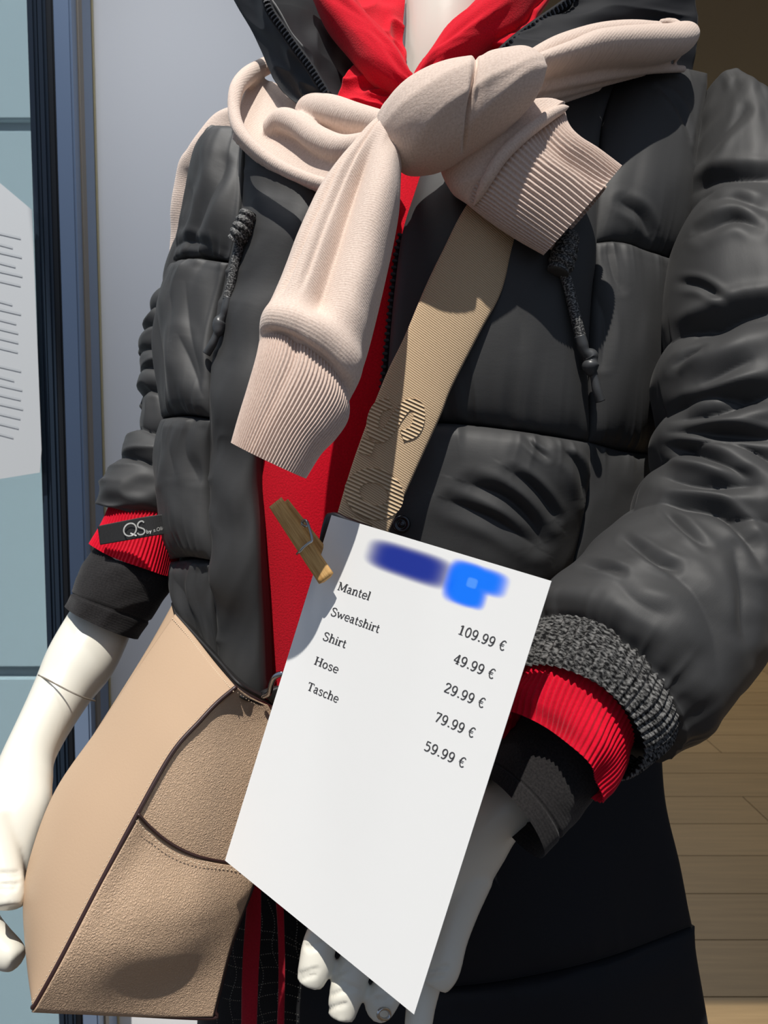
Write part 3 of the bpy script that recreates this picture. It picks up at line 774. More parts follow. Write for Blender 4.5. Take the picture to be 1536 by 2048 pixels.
# ------------------------------------------------------------------ mannequin: one continuous body
def chain(pts, ns=40, nt=24):
    return pipe('tmp', pts, None, None, ns=ns, nt=nt)
body = []
body.append(limb('tmp', [(780, 190), (620, 290), (490, 420), (500, 560), (600, 700)], [(1030, 190), (1190, 250), (1320, 360), (1310, 560), (1200, 700)],
                 [.79, .79, .79, .785, .78], [.04, .05, .055, .055, .04], None, None, ns=60, nt=48))
body.append(limb('tmp', [(806, -80), (806, 0), (802, 105), (790, 180), (760, 260)], [(1010, -80), (1000, 0), (985, 105), (1000, 180), (1040, 260)], [.775, .77, .765, .765, .77], [.05, .05, .05, .05, .05], None, None, ns=50, nt=48))
body.append(chain([(480, 400, .80, .045), (430, 620, .80, .04), (390, 860, .78, .034), (320, 1020, .75, .030), (240, 1180, .72, .030)]))
body.append(limb('tmp', [(245, 1060), (168, 1180), (102, 1290), (66, 1375), (14, 1500), (-16, 1570), (-60, 1640), (-90, 1740), (-90, 1800)], [(325, 1130), (274, 1240), (228, 1340), (172, 1410), (112, 1500), (103, 1550), (98, 1610), (66, 1710), (50, 1780)],
                 [.745, .73, .70, .675, .63, .605, .58, .56, .55], [.024, .026, .028, .026, .022, .021, .021, .018, .014], None, None, ns=80, nt=40))
for p in ([(-10, 1640, .565, .016), (10, 1740, .545, .0125), (18, 1790, .535, .0112), (16, 1815, .53, .0100)],
          [(-60, 1790, .560, .0130), (-36, 1850, .552, .0126), (-8, 1884, .545, .0118), (10, 1902, .541, .0114), (24, 1914, .538, .0104), (34, 1922, .536, .0080)],
          [(-70, 1770, .568, .0120), (-66, 1850, .562, .0112), (-44, 1915, .556, .0102), (-24, 1940, .552, .0085)],
          [(-80, 1740, .56, .012), (-85, 1850, .56, .0105), (-70, 1920, .555, .0095), (-50, 1945, .55, .008)],
          [(-90, 1740, .56, .011), (-110, 1830, .565, .0095), (-105, 1890, .56, .0085), (-90, 1910, .555, .007)]):
    body.append(chain(p, 30, 20))
body.append(chain([(1330, 360, .76, .045), (1480, 600, .65, .042), (1500, 900, .60, .038), (1400, 1120, .55, .034), (1250, 1330, .515, .026), (1110, 1500, .503, .020)]))
body.append(limb('tmp', [(1115, 1420), (1035, 1520), (962, 1572), (880, 1650), (800, 1720), (735, 1800)], [(1170, 1520), (1095, 1612), (1036, 1668), (1004, 1724), (952, 1808), (880, 1890)], [.515, .512, .508, .508, .508, .508], [.020, .021, .0215, .020, .018, .014], None, None, ns=60, nt=36))
for p in ([(940, 1745, .506, .0165), (916, 1815, .500, .0140), (897, 1875, .494, .0128), (882, 1935, .488, .0126), (868, 1970, .485, .0096)],
          [(765, 1760, .508, .0130), (700, 1800, .502, .0122), (646, 1872, .496, .0114), (631, 1930, .490, .0112), (619, 1968, .487, .0090)],
          [(795, 1800, .508, .0130), (750, 1860, .500, .0122), (713, 1925, .494, .0116), (694, 1982, .488, .0114), (682, 2034, .484, .0090)],
          [(835, 1830, .508, .0125), (802, 1910, .500, .0116), (776, 1978, .492, .0108), (760, 2010, .486, .0102), (754, 2020, .482, .0088)],
          [(870, 1850, .508, .0112), (858, 1940, .502, .0104), (842, 2010, .495, .0098), (836, 2060, .490, .0090), (834, 2090, .488, .0074)]):
    body.append(chain(p, 36, 22))
legs = [limb('tmp', [(520, 480), (490, 900), (540, 1200), (520, 1500), (560, 1960)], [(1290, 480), (1280, 900), (1180, 1200), (1240, 1500), (1220, 1960)], .78, [.05, .06, .05, .06, .05], None, None, ns=24, nt=24)]
for sx in (-.10, .12):
    c0 = W((880, 1900, .77))
    cx = c0[0] + sx
    th = np.linspace(0, 2 * np.pi, 20, endpoint=False)
    zz = np.linspace(c0[2] + .05, 0.03, 20)
    P = np.stack([np.stack([cx + (.075 - .045 * k / 19) * np.cos(th), c0[1] + (.075 - .04 * k / 19) * np.sin(th) - (0.02 if k > 17 else 0), np.full(20, z)], -1) for k, z in enumerate(zz)])
    legs.append(tube_obj('tmp', P, None))
    P = np.stack([np.stack([cx + r * .036 * np.cos(th), c0[1] - .06 + r * .10 * np.sin(th), np.full(20, z)], -1) for r, z in ((.3, 0.0), (1, .002), (1, .02), (.9, .04), (.6, .06), (.2, .075))])
    legs.append(tube_obj('tmp', P, None))
CREASE = [((612, 1893), (652, 1883), .482), ((618, 1900), (640, 1895), .482), ((600, 1948), (634, 1938), .477), ((600, 1958), (630, 1950), .477), ((676, 1948), (704, 1932), .482), ((668, 1958), (722, 1980), .477), ((664, 1990), (700, 1978), .477), ((656, 2018), (690, 2008), .472), ((750, 1998), (788, 1990), .477), ((752, 2006), (780, 2000), .477), ((856, 1940), (892, 1934), .477), ((852, 1957), (884, 1951), .477),
          ((2, 1746), (34, 1744), .533), ((4, 1754), (36, 1752), .533), ((6, 1768), (34, 1768), .53), ((4, 1778), (30, 1778), .53)]
def creases(v, n):
    out = v.copy()
    f = (v - CAM) @ FV
    px = 768 + ((v - CAM) @ RV) / f * F_PX; py = 1024 - ((v - CAM) @ UV_) / f * F_PX
    for a, b, d in CREASE:
        a = np.array(a, float); b = np.array(b, float)
        ab = b - a
        t = np.clip(((px - a[0]) * ab[0] + (py - a[1]) * ab[1]) / (ab @ ab), 0, 1)
        dist = np.hypot(px - a[0] - t * ab[0], py - a[1] - t * ab[1])
        k = np.exp(-(dist / 4.0) ** 2) * (np.abs(f - d) < .025)
        out -= n * (.0014 * k)[:, None]
    return out
man = remesh('mannequin', body, .0017, M['mannequin'], None, 6, creases)
_bm = bmesh.new(); _bm.from_mesh(man.data)          # the legs inside the trousers belong to the same body mesh
for _o in legs:
    _bm.from_mesh(_o.data); bpy.data.objects.remove(_o)
_bm.to_mesh(man.data); _bm.free()
tag(man, 'pale white glossy shop mannequin dressed in the black coat', 'mannequin')
js = pipe('joint_seam', [(77, 1350, .668, .0007), (100, 1362, .652, .0007), (140, 1383, .640, .0007), (170, 1396, .645, .0007), (190, 1402, .66, .0007)], M['groove'], man, nt=8)
js['label'] = 'thin joint line round the forearm'

# ------------------------------------------------------------------ trousers
tr = thing('trousers', 'black trousers with a silver stitched net pattern and red ribbon ties', 'trousers', W((600, 1900, .72)))
limb('front', [(415, 1650), (400, 1800), (395, 1950), (390, 2120), (400, 2500)], [(1180, 1650), (1230, 1800), (1250, 1950), (1260, 2120), (1250, 2500)], [.74, .735, .73, .73, .74], [.075, .08, .08, .08, .08], M['trouser'], tr, ns=80, nt=90, disp=lambda s, ci, th, w: .003 * noise(ci * 1.5, w * 4, 1))
for sx in (-.10, .12):
    cx = W((880, 1900, .77))[0] + sx; cy = W((880, 1900, .77))[1]
    th = np.linspace(0, 2 * np.pi, 32, endpoint=False)
    P = np.stack([np.stack([cx + (.105 - .05 * k / 19) * np.cos(th), cy + (.10 - .045 * k / 19) * np.sin(th), np.full(32, z)], -1) for k, z in enumerate(np.linspace(.62, .06, 20))])
    tube_obj('leg', P, M['trouser'], tr)
# silver stitches
def dots(paths, step, size, name, mt, parent, along=1.8):
    V, Fc = [], []
    for p in paths:
        p = np.asarray(p, float); q, _ = crv(p, 300)
        w = W(q); L = np.r_[0, np.cumsum(np.linalg.norm(np.diff(w, axis=0), axis=1))]
        n = max(2, int(L[-1] / step))
        for s in np.linspace(0, L[-1], n):
            i = min(np.searchsorted(L, s), 298)
            c = w[i]; t = nrm(w[i + 1] - w[i]); v = nrm(CAM - c); a = nrm(np.cross(t, v))
            b = len(V)
            for e in (t * size * along, -t * size * along, a * size, -a * size, v * size): V.append(c + e)
            Fc += [(b, b + 2, b + 4), (b + 2, b + 1, b + 4), (b + 1, b + 3, b + 4), (b + 3, b, b + 4), (b, b + 3, b + 1, b + 2)]
    o = build(name, V, Fc, mt, parent, smooth=False); o['kind'] = 'stuff'
    return o
def TF(x, y):
    return .734 - .082 * np.sqrt(np.clip(1 - ((np.asarray(x, float) - 820) / 425) ** 2, 0, 1)) - .006
net = []
for y0, sl in ((1845, .35), (1868, .25), (1905, .12), (1925, .22), (1965, .10), (1992, .05), (2030, .02), (2052, -.05)):
    net.append([(x, y0 + sl * (x - 470) + 9 * math.sin((x - 430) / 28.0), float(TF(x, y0))) for x in range(428, 640, 14)])
for x0, k in ((450, -.10), (474, -.06), (520, .02), (545, .10), (590, .16), (625, .2)):
    net.append([(x0 + k * (y - 1850) + 5 * math.sin(y / 17.0), y, float(TF(x0, y))) for y in range(1800, 2080, 14)])
dots(net, .0024, .00042, 'net_stitching', M['silver'], tr)
def ribbon(L, R, d):
    o = limb('ribbon_tie', L, R, d, .0012, M['red_cord'], tr, ns=40, nt=20, disp=lambda s, ci, th, w: .001 * np.sin(s * 9) * (np.sin(th)))
    return o
r1 = ribbon([(500, 1740), (490, 1850), (484, 1950), (482, 2090)], [(522, 1740), (522, 1850), (517, 1950), (513, 2090)], [.636, .632, .630, .630])
r1['label'] = 'wide red ribbon end'
r2 = ribbon([(546, 1750), (554, 1830), (557, 1950), (553, 2090)], [(562, 1750), (568, 1830), (570, 1950), (568, 2090)], [.636, .632, .630, .630])
r2['label'] = 'narrow red ribbon end'

# ------------------------------------------------------------------ beige sweatshirt tied round the shoulders
sw = thing('tied_sweatshirt', 'beige sweatshirt knotted round the shoulders over the black coat', 'sweatshirt', W((850, 300, .64)))
K = F_PX
def px_pipe(pts):       # radius given in pixels
    return [(x, y, d, r * d / K) for x, y, d, r in pts]
g = []
g.append(pipe('tmp', px_pipe([(552, 122, .72, 15), (520, 138, .70, 17), (492, 155, .68, 17), (473, 180, .662, 15), (468, 222, .648, 13), (480, 262, .636, 14), (512, 298, .625, 14), (560, 334, .612, 14), (618, 360, .600, 14), (660, 372, .592, 14)]), None, None, ns=90, nt=20))
P, N = patch_grid([(505, 150, .70), (560, 166, .695), (630, 196, .665), (720, 215, .625), (790, 225, .60)], [(470, 250, .655), (520, 305, .645), (580, 345, .63), (640, 368, .61), (700, 350, .60)],
                  [(505, 150, .70), (478, 200, .68), (470, 250, .655)], [(790, 225, .60), (760, 280, .592), (700, 350, .60)], 60, 50)
g.append(slab('tmp', P, N, .014, None))
g.append(pipe('tmp', px_pipe([(540, 264, .662, 22), (566, 242, .651, 25), (600, 254, .636, 25), (640, 282, .620, 27), (685, 298, .606, 27), (735, 288, .594, 24), (785, 262, .59, 18)]), None, None, ns=60, nt=22))
g.append(pipe('tmp', px_pipe([(600, 222, .662, 14), (622, 216, .650, 26), (662, 224, .632, 32), (712, 238, .612, 30), (775, 250, .592, 24)]), None, None, ns=60, nt=22))
def uvproj(o):
    me = o.data
    n = len(me.loops); li = np.zeros(n, np.int32); me.loops.foreach_get('vertex_index', li)
    v = np.zeros(len(me.vertices) * 3); me.vertices.foreach_get('co', v); v = v.reshape(-1, 3)
    q = np.stack([v[:, 0] * .8 - v[:, 2] * .6, v[:, 0] * .6 + v[:, 2] * .8 + v[:, 1]], -1)
    l = me.uv_layers.new(name='UVMap'); l.data.foreach_set('uv', q[li].astype(np.float32).ravel())
o = remesh('shoulder_wrap', g, .0017, M['sweat'], sw, 9); uvproj(o)
# right-hand wrap
g = []
g.append(limb('tmp', [(1020, 140), (1080, 112), (1131, 90), (1165, 74), (1215, 62), (1310, 52), (1362, 44), (1372, 62)], [(1020, 186), (1070, 166), (1120, 152), (1165, 142), (1215, 134), (1300, 130), (1350, 118), (1374, 82)],
              [.585, .588, .592, .597, .605, .628, .655, .67], [.020, .020, .020, .020, .020, .020, .018, .008], None, None, ns=90, nt=30))
g.append(limb('tmp', [(1030, 122), (1075, 92), (1115, 72), (1165, 56), (1215, 47), (1262, 45), (1300, 52)], [(1040, 170), (1080, 150), (1120, 130), (1165, 110), (1215, 100), (1262, 95), (1310, 90)], [.615, .618, .622, .63, .638, .648, .66], [.014] * 7, None, None, ns=60, nt=24))
g.append(pipe('tmp', px_pipe([(1318, 46, .665, 7), (1345, 46, .662, 9), (1362, 60, .66, 9), (1365, 90, .66, 9), (1350, 118, .66, 8)]), None, None, ns=30, nt=16))
g.append(pipe('tmp', px_pipe([(1010, 196, .592, 14), (1070, 178, .597, 13), (1140, 164, .605, 12), (1220, 148, .62, 12), (1300, 138, .645, 10), (1368, 138, .675, 7)]), None, None, ns=60, nt=18))
g.append(pipe('tmp', px_pipe([(1005, 214, .598, 13), (1060, 198, .603, 13), (1125, 184, .612, 11), (1200, 166, .628, 9), (1290, 146, .655, 6)]), None, None, ns=60, nt=18))
g.append(pipe('tmp', px_pipe([(1000, 236, .602, 13), (1060, 214, .61, 11), (1120, 200, .62, 9), (1200, 176, .638, 6)]), None, None, ns=60, nt=18))
o = remesh('shoulder_wrap', g, .0017, M['sweat'], sw, 5); uvproj(o)
# body of the sweatshirt hanging down the back
limb('back_body', [(480, 205), (424, 232), (379, 292), (357, 335), (345, 410), (338, 502), (342, 560)], [(640, 150), (640, 260), (600, 330), (560, 380), (540, 440), (520, 500), (510, 560)], [.745, .755, .765, .78, .79, .80, .80], [.012, .018, .02, .02, .02, .02, .02], M['sweat'], sw, ns=70, nt=50, disp=lambda s, ci, th, w: .002 * noise(ci * 1.5, w * 2, 1))
# knot
def knotd(s, ci, th, w):
    front = np.clip(np.sin(th), 0, 1)
    x = s + .025 * w
    return -.0075 * np.exp(-((x - .60) / .012) ** 2) * front - .003 * np.exp(-((x - .63) / .03) ** 2) * front + .0035 * np.sin(np.clip((x - .08) / .52, 0, 1) * np.pi) * front - .004 * sm(.9, 1, s) + .0012 * ridge(s * 3 + w * .8, w * 1.6 + s * 2, 3) * front
limb('knot', [(782, 222), (800, 196), (850, 164), (900, 142), (940, 129), (985, 116), (1022, 106), (1036, 118)], [(786, 300), (802, 344), (850, 342), (895, 326), (935, 305), (975, 286), (1012, 262), (1034, 220)], [.572, .568, .560, .556, .555, .556, .560, .566], [.016, .026, .034, .037, .037, .036, .034, .026], M['sweat'], sw, ns=150, nt=100, disp=knotd)
# hanging sleeve
def sl1(s, ci, th, w):
    fr_ = np.clip(np.sin(th) * 1.6, 0, 1)
    mid = sm(.12, .35, s) * (1 - sm(.78, .93, s))
    h = -.017 * np.exp(-((w + .22 - .10 * s) / .30) ** 2) * mid + .005 * np.exp(-((w - .5) / .32) ** 2) * mid
    h = h - .0035 * np.exp(-((w + .80 - .05 * np.sin(s * 5)) / .05) ** 2) * sm(.05, .2, s) * (1 - sm(.8, .9, s)) - .003 * np.exp(-((w + .55) / .05) ** 2) * sm(.05, .2, s) * (1 - sm(.72, .85, s))
    h = h + .005 * np.exp(-((s - .93) / .05) ** 2) - .004 * sm(.965, 1, s)
    h = h + .0012 * noise(s * 7, w * 3, 2)
    return h * fr_
limb('sleeve', [(792, 218), (742, 248), (698, 300), (640, 378), (592, 480), (548, 590), (522, 650), (519, 684)], [(812, 270), (806, 310), (801, 352), (796, 440), (768, 575), (736, 705), (712, 772), (697, 806)], [.580, .570, .560, .546, .530, .514, .504, .500], [.012, .02, .024, .028, .03, .03, .028, .022], M['sweat'], sw, ns=260, nt=200, disp=sl1, off=[(0, 0)] * 6 + [(6, -6), (10, -14)])
cf = limb('cuff', [(521, 680), (515, 720), (500, 780), (484, 830), (465, 886)], [(694, 804), (692, 838), (668, 872), (638, 905), (610, 956)], [.502, .499, .496, .493, .490], [.020, .022, .022, .021, .020], M['sweat_rib'], sw, ns=60, nt=640, cap=False, off=[(12, -16), (10, -8), (4, 0), (0, 6), (-6, 10)],
          disp=lambda s, ci, th, w: .0007 * np.cos(th * 84) + .0015 * np.sin(np.pi * s) - .003 * np.exp(-((w + .35) / .12) ** 2) * np.clip(np.sin(th), 0, 1) * (1 - s))
# short sleeve end at the right
limb('sleeve', [(985, 222), (1040, 214), (1090, 208), (1128, 214)], [(872, 318), (890, 350), (912, 384), (944, 414)], [.590, .586, .582, .580], [.02, .022, .022, .02], M['sweat'], sw, ns=60, nt=70, disp=lambda s, ci, th, w: .0025 * ridge(s * 2 + w, w * 1.4, 3))
pipe('sleeve_hem', px_pipe([(948, 410, .574, 2), (960, 388, .568, 8), (976, 356, .561, 12), (1005, 312, .556, 13), (1050, 268, .556, 13), (1095, 234, .560, 12), (1122, 219, .567, 9), (1136, 214, .575, 2)]), M['sweat'], sw, ns=60, nt=18)
limb('cuff', [(1128, 222), (1138, 254), (1160, 280), (1196, 302), (1241, 334)], [(942, 412), (975, 436), (1010, 460), (1048, 484), (1089, 508)], [.580, .578, .574, .572, .570], [.020, .022, .022, .020, .016], M['sweat_rib'], sw, ns=70, nt=520, cap=False, off=[(-18, -10), (-10, -8), (-4, -4), (0, 0), (6, 6)],
     disp=lambda s, ci, th, w: .0008 * np.cos(th * 70) - .006 * np.exp(-((w + .45) / .22) ** 2) * np.clip(np.sin(th), 0, 1) * np.sin(np.pi * s) ** .7)
limb('cuff', [(1150, 300), (1180, 340), (1212, 376)], [(1020, 440), (1060, 470), (1104, 498)], [.592, .590, .588], [.010, .010, .009], M['sweat_rib'], sw, ns=40, nt=300, cap=False, disp=lambda s, ci, th, w: .0008 * np.cos(th * 60))

# ------------------------------------------------------------------ handbag
bag = thing('handbag', 'beige leather bucket handbag with dark piping hanging at the hip', 'handbag', W((270, 2020, .55)))
PIP = [(472, 1374, .572), (435, 1405, .566), (400, 1442, .558), (345, 1505, .545), (278, 1622, .525), (200, 1768, .505), (120, 1922, .487), (72, 2008, .482), (66, 2014, .484)]
BLF = [(350, 1228, .665), (292, 1312, .645), (200, 1450, .612), (112, 1578, .578), (64, 1700, .552), (46, 1800, .535), (54, 1930, .512), (66, 2014, .484)]
TOPF = [(350, 1228, .665), (388, 1272, .64), (430, 1325, .606), (472, 1374, .572)]
BRT = [(548, 1415, .610), (562, 1500, .60), (556, 1570, .59), (530, 1680, .578), (502, 1772, .57), (462, 1880, .562), (436, 1980, .556), (424, 2030, .553)]
TOPS = [(472, 1374, .572), (505, 1396, .588), (548, 1415, .610)]
BOT = [(66, 2014, .484), (150, 2020, .50), (280, 2028, .528), (424, 2034, .553)]
bulge = lambda h: (lambda u, v, G: h * np.sin(np.pi * u) ** .8 * np.sin(np.pi * v) ** .7)
patch('front_panel', TOPF, [(66, 2014, .4845), (66, 2014, .4842), (66, 2014, .484)], BLF, PIP, M['leather_smooth'], bag, 90, 160, disp=bulge(.010), th=.003)
patch('side_panel', TOPS, BOT, PIP, BRT, M['leather'], bag, 120, 180, disp=lambda u, v, G: .003 * np.sin(np.pi * u) * sm(0, .3, v) * (1 - sm(.5, .8, v)), th=.003)
# pocket: lower part of the side panel, one leather thickness proud
POC = [(277, 1630, .5245), (300, 1655, .53), (335, 1684, .535), (375, 1706, .542), (415, 1719, .550), (470, 1728, .564), (516, 1730, .5735)]
pk = patch('pocket', POC, [(q[0], q[1], q[2] - .0005) for q in BOT], [(277, 1630, .5245)] + [(q[0], q[1], q[2] - .0008) for q in PIP[5:]], [(516, 1730, .5735), (502, 1772, .57), (462, 1880, .562), (436, 1980, .556), (424, 2030, .553)], M['leather'], bag, 110, 110,
      disp=lambda u, v, G: .0026 + .012 * np.sin(np.pi * u) ** .8 * sm(.05, .55, v + .3 * u) * (1 - sm(.62, 1.22, v + .3 * u)) * (1 - sm(.55, 1, v)), th=.0024)
pipe('pocket_edge', [(x, y - 1, d - .004, .0012) for x, y, d in POC], M['edge_paint'], bag, nt=8)
dots([[(x - 3, y + 13, d - .0078) for x, y, d in POC]], .0034, .0006, 'pocket_stitching', M['thread'], bag, 2.0)
dots([[(x - 5, y + 9, d - .0042) for x, y, d in TOPF]], .0026, .0005, 'top_stitching', M['thread'], bag, 2.0)
dots([[(x + 4, y + 12, d - .0025) for x, y, d in TOPS]], .0034, .0005, 'side_stitching', M['thread'], bag, 2.0)
dots([[(x - 9, y - 2, d - .0022) for x, y, d in PIP[1:-1]]], .0030, .0004, 'piping_stitching', M['thread'], bag, 2.0)
pp = pipe('piping', [(x, y, d - .0012, .0017) for x, y, d in PIP], M['edge_paint'], bag, ns=120, nt=12); pp['label'] = 'dark brown piping down the front corner'
pipe('bottom_edge', [(x, y + 2, d - .001, .0014) for x, y, d in BOT] + [(430, 2020, .554, .0014), (440, 1980, .557, .0014), (466, 1880, .563, .0014), (506, 1772, .571, .0014)], M['edge_paint'], bag, ns=100, nt=10)
# back half and dark inside
limb('back_panel', [(346, 1206), (290, 1305), (198, 1452), (110, 1590), (68, 1700), (56, 1800), (66, 1930), (90, 2005)], [(550, 1400), (560, 1480), (556, 1570), (530, 1680), (500, 1772), (460, 1880), (434, 1980), (420, 2024)],
     [.69, .675, .65, .625, .605, .592, .58, .57], [.018, .022, .026, .03, .03, .03, .028, .02], M['leather_smooth'], bag, ns=70, nt=40)
patch('lining', [(344, 1204, .69), (372, 1232, .68), (440, 1315, .65), (520, 1380, .635), (556, 1404, .635)], [(352, 1234, .667), (392, 1282, .644), (474, 1382, .58), (510, 1402, .59), (550, 1420, .612)], [(344, 1204, .69), (352, 1234, .667)], [(556, 1404, .635), (550, 1420, .612)], M['bag_lining'], bag, 50, 12, th=.002)
pipe('lining_edge', [(350, 1226, .668, .0014), (392, 1272, .642, .0014), (440, 1325, .608, .0014), (478, 1368, .582, .0014), (520, 1394, .60, .0014), (550, 1410, .613, .0014)], M['bag_lining'], bag, nt=8)
# clasp
def hook(name, pts, r, mt, parent): return pipe(name, [(x, y, d, r) for x, y, d in pts], mt, parent, ns=70, nt=14)
hk = hook('clasp', [(526, 1392, .592), (538, 1386, .588), (543, 1368, .582), (550, 1354, .578), (562, 1348, .576), (576, 1350, .578), (586, 1362, .584), (584, 1382, .588), (572, 1396, .592)], .0022, M['chrome'], bag)
hk['label'] = 'chrome hook holding the strap'
limb('strap_loop', [(520, 1384), (546, 1408)], [(560, 1372), (580, 1400)], [.602, .604], [.004, .004], M['bag_lining'], bag, ns=12, nt=16)
lg = [(66, 1726), (72, 1738), (64, 1750), (70, 1764)]
dots([[(70, 1727, .545), (66, 1745, .543), (62, 1768, .541)], [(75, 1729, .544), (70, 1748, .5425), (66, 1766, .5405)]], .0016, .0008, 'silver_emblem', M['silver'], bag, 1.2)
# strap
SL = [(1075, 250, .618), (1000, 330, .604), (932, 412, .594), (886, 500, .588), (850, 575, .584), (808, 675, .580), (774, 745, .577), (738, 835, .574), (704, 930, .570), (674, 1030, .566), (650, 1120, .562), (610, 1260, .565), (575, 1350, .575)]
SR = [(1150, 330, .612), (1090, 400, .602), (1034, 476, .594), (1002, 585, .588), (960, 665, .584), (905, 772, .580), (882, 830, .577), (848, 905, .574), (812, 985, .570), (778, 1062, .566), (740, 1150, .562), (660, 1290, .565), (600, 1365, .575)]
def strapP(lift_=0):
    l, _ = crv([(x, y, d * 1000) for x, y, d in SL], 160); r, _ = crv([(x, y, d * 1000) for x, y, d in SR], 160)
    l[:, 2] /= 1000; r[:, 2] /= 1000
    return l, r
_l, _r2 = strapP()
u = np.linspace(0, 1, 40)[None, :, None]
G = _l[:, None] * (1 - u) + _r2[:, None] * u
G[..., 2] -= .004 * np.sin(np.pi * u[..., 0]) ** .5
P = W(G); N = gnormals(P)
if ((CAM - P) * N).sum() < 0: N = -N
stp = slab('strap', P, N, .0022, M['webbing'], bag)
stp['label'] = 'wide beige woven strap with raised letters'
def strap_pt(px, py, lift_):
    d2 = (G[..., 0] - px) ** 2 + (G[..., 1] - py) ** 2
    # inverse-distance over the four nearest grid points keeps it smooth
    k = np.argsort(d2.ravel())[:6]; w = 1 / (d2.ravel()[k] + 1e-3); w /= w.sum()
    d = (G[..., 2].ravel()[k] * w).sum()
    p = W((px, py, d)); n = (N.reshape(-1, 3)[k] * w[:, None]).sum(0)
    return p + n * lift_
def raised(name, outline, holes, mt, parent, lift_, fn, uvd):
    """flat letter prism from pixel strips: list of quads strips"""
    pass
def strip_letter(name, strokes, width, fn, mt, parent, h0=-.0006, h1=.0009, uvdir=None, join=True):
    """thick strokes (polyline in px) as low raised bands; fn(px,py,lift)->world"""
    V, Fc, U = [], [], []
    for st in strokes:
        pts = np.asarray(st[0], float); wd = st[1] if len(st) > 1 else width
        n = st[2] if len(st) > 2 else max(2, 8 * (len(pts) - 1))
        q = crv(pts, n)[0] if len(pts) > 2 and n > len(pts) else pts
        t = nrm(np.gradient(q, axis=0)); a = np.c_[-t[:, 1], t[:, 0]]
        b = len(V); m = len(q)
        for k in range(m):
            for sgn, h in ((1, h0), (1, h1), (-1, h1), (-1, h0)):
                p = q[k] + a[k] * sgn * wd / 2
                V.append(fn(p[0], p[1], h)); 
                U.append((p @ uvdir) if uvdir is not None else 0)
        for k in range(m - 1):
            for e in range(4):
                Fc.append((b + 4 * k + e, b + 4 * k + (e + 1) % 4, b + 4 * k + 4 + (e + 1) % 4, b + 4 * k + 4 + e))
        Fc += [(b, b + 1, b + 2, b + 3), (b + 4 * m - 4, b + 4 * m - 1, b + 4 * m - 2, b + 4 * m - 3)]
    uv = []
    for f in Fc:
        for i in f: uv.append((U[i], 0))
    o = build(name, V, Fc, mt, parent, uv, smooth=False)
    fix_normals(o)
    return o
sd_ = np.array([-.42, .91]) * .0004
_ab = [(.80, .80), (.62, 1.0), (.34, 1.0), (.06, .84), (.10, .60), (.42, .50), (.62, .48), (.96, .38), (.94, .14), (.66, 0), (.36, 0), (.18, .20)]
strip_letter('raised_letter', [(np.array([(772 + 78 * b_ - 38 * a_, 786 + 28 * b_ + 80 * a_) for a_, b_ in _ab]), 23, 90)], 20, strap_pt, M['webbing_raised'], bag, uvdir=sd_)
strip_letter('raised_letter', [([(738, 880), (730, 908)], 26, 8)], 20, strap_pt, M['webbing_raised'], bag, uvdir=sd_)
_t = np.linspace(0, 2 * np.pi, 40)
_ov = np.stack([748 + 44 * np.cos(_t) * .94 + 38 * np.sin(_t) * -.36, 988 + 44 * np.cos(_t) * .36 + 36 * np.sin(_t) * .94], -1)
strip_letter('raised_letter', [(_ov, 29, 40)], 20, strap_pt, M['webbing_raised'], bag, uvdir=sd_)
strip_letter('raised_letter', [([(704, 1040), (742, 1056)], 16, 8)], 20, strap_pt, M['webbing_raised'], bag, uvdir=sd_)

# ------------------------------------------------------------------ price list
SC = 1.22
PN = np.array([.81517638, .28002749, 1.0]); PD = .42118957 * SC
def paper_pt(px, py, lift_=0.0):
    r = np.array([(px - 768) / F_PX, (py - 1024) / F_PX, 1.0])
    d = PD / (PN @ r)
    p = W((px, py, d))
    n = -(PN[0] * RV - PN[1] * UV_ + PN[2] * FV); n = n / np.linalg.norm(n)
    return p + n * lift_
C4 = [(663, 1030), (1103, 1162), (828, 2029), (450, 1721)]
PO = paper_pt(*C4[0]); E1 = paper_pt(*C4[1]) - PO; PWD = np.linalg.norm(E1); E1 /= PWD
nP = -(PN[0] * RV - PN[1] * UV_ + PN[2] * FV); nP /= np.linalg.norm(nP)
E2 = np.cross(E1, nP); 
if E2 @ (paper_pt(*C4[3]) - PO) < 0: E2 = -E2
def puv(p): return np.array([(p - PO) @ E1, (p - PO) @ E2])
m = Mat('white_paper', srgb(234, 234, 232), 0.7, 0.15)
co = m.coord('UV'); sx = m.node('ShaderNodeSeparateXYZ'); m.l(co, sx.inputs[0])
def math_(op, a, b=None):
    n = m.node('ShaderNodeMath'); n.operation = op
    for k, v in enumerate((a, b)):
        if v is None: continue
        if isinstance(v, (int, float)): n.inputs[k].default_value = v
        else: m.l(v, n.inputs[k])
    return n.outputs[0]
def blob(px, py, ax, ay, soft=.55, pw=4):
    c = puv(paper_pt(px, py)); k = .00033 * 1.0
    dx = math_('ABSOLUTE', math_('DIVIDE', math_('SUBTRACT', sx.outputs[0], float(c[0])), ax * k))
    dy = math_('ABSOLUTE', math_('DIVIDE', math_('SUBTRACT', sx.outputs[1], float(c[1])), ay * k))
    r = math_('ADD', math_('POWER', dx, pw), math_('POWER', dy, pw))
    q = m.node('ShaderNodeMapRange'); q.interpolation_type = 'SMOOTHSTEP'
    q.inputs[1].default_value = .08; q.inputs[2].default_value = 3.2; q.inputs[3].default_value = 1.0; q.inputs[4].default_value = 0.0
    m.l(r, q.inputs[0]); return q.outputs[0]
base = m.node('ShaderNodeRGB'); base.outputs[0].default_value = srgb(234, 234, 232)
cur = base.outputs[0]
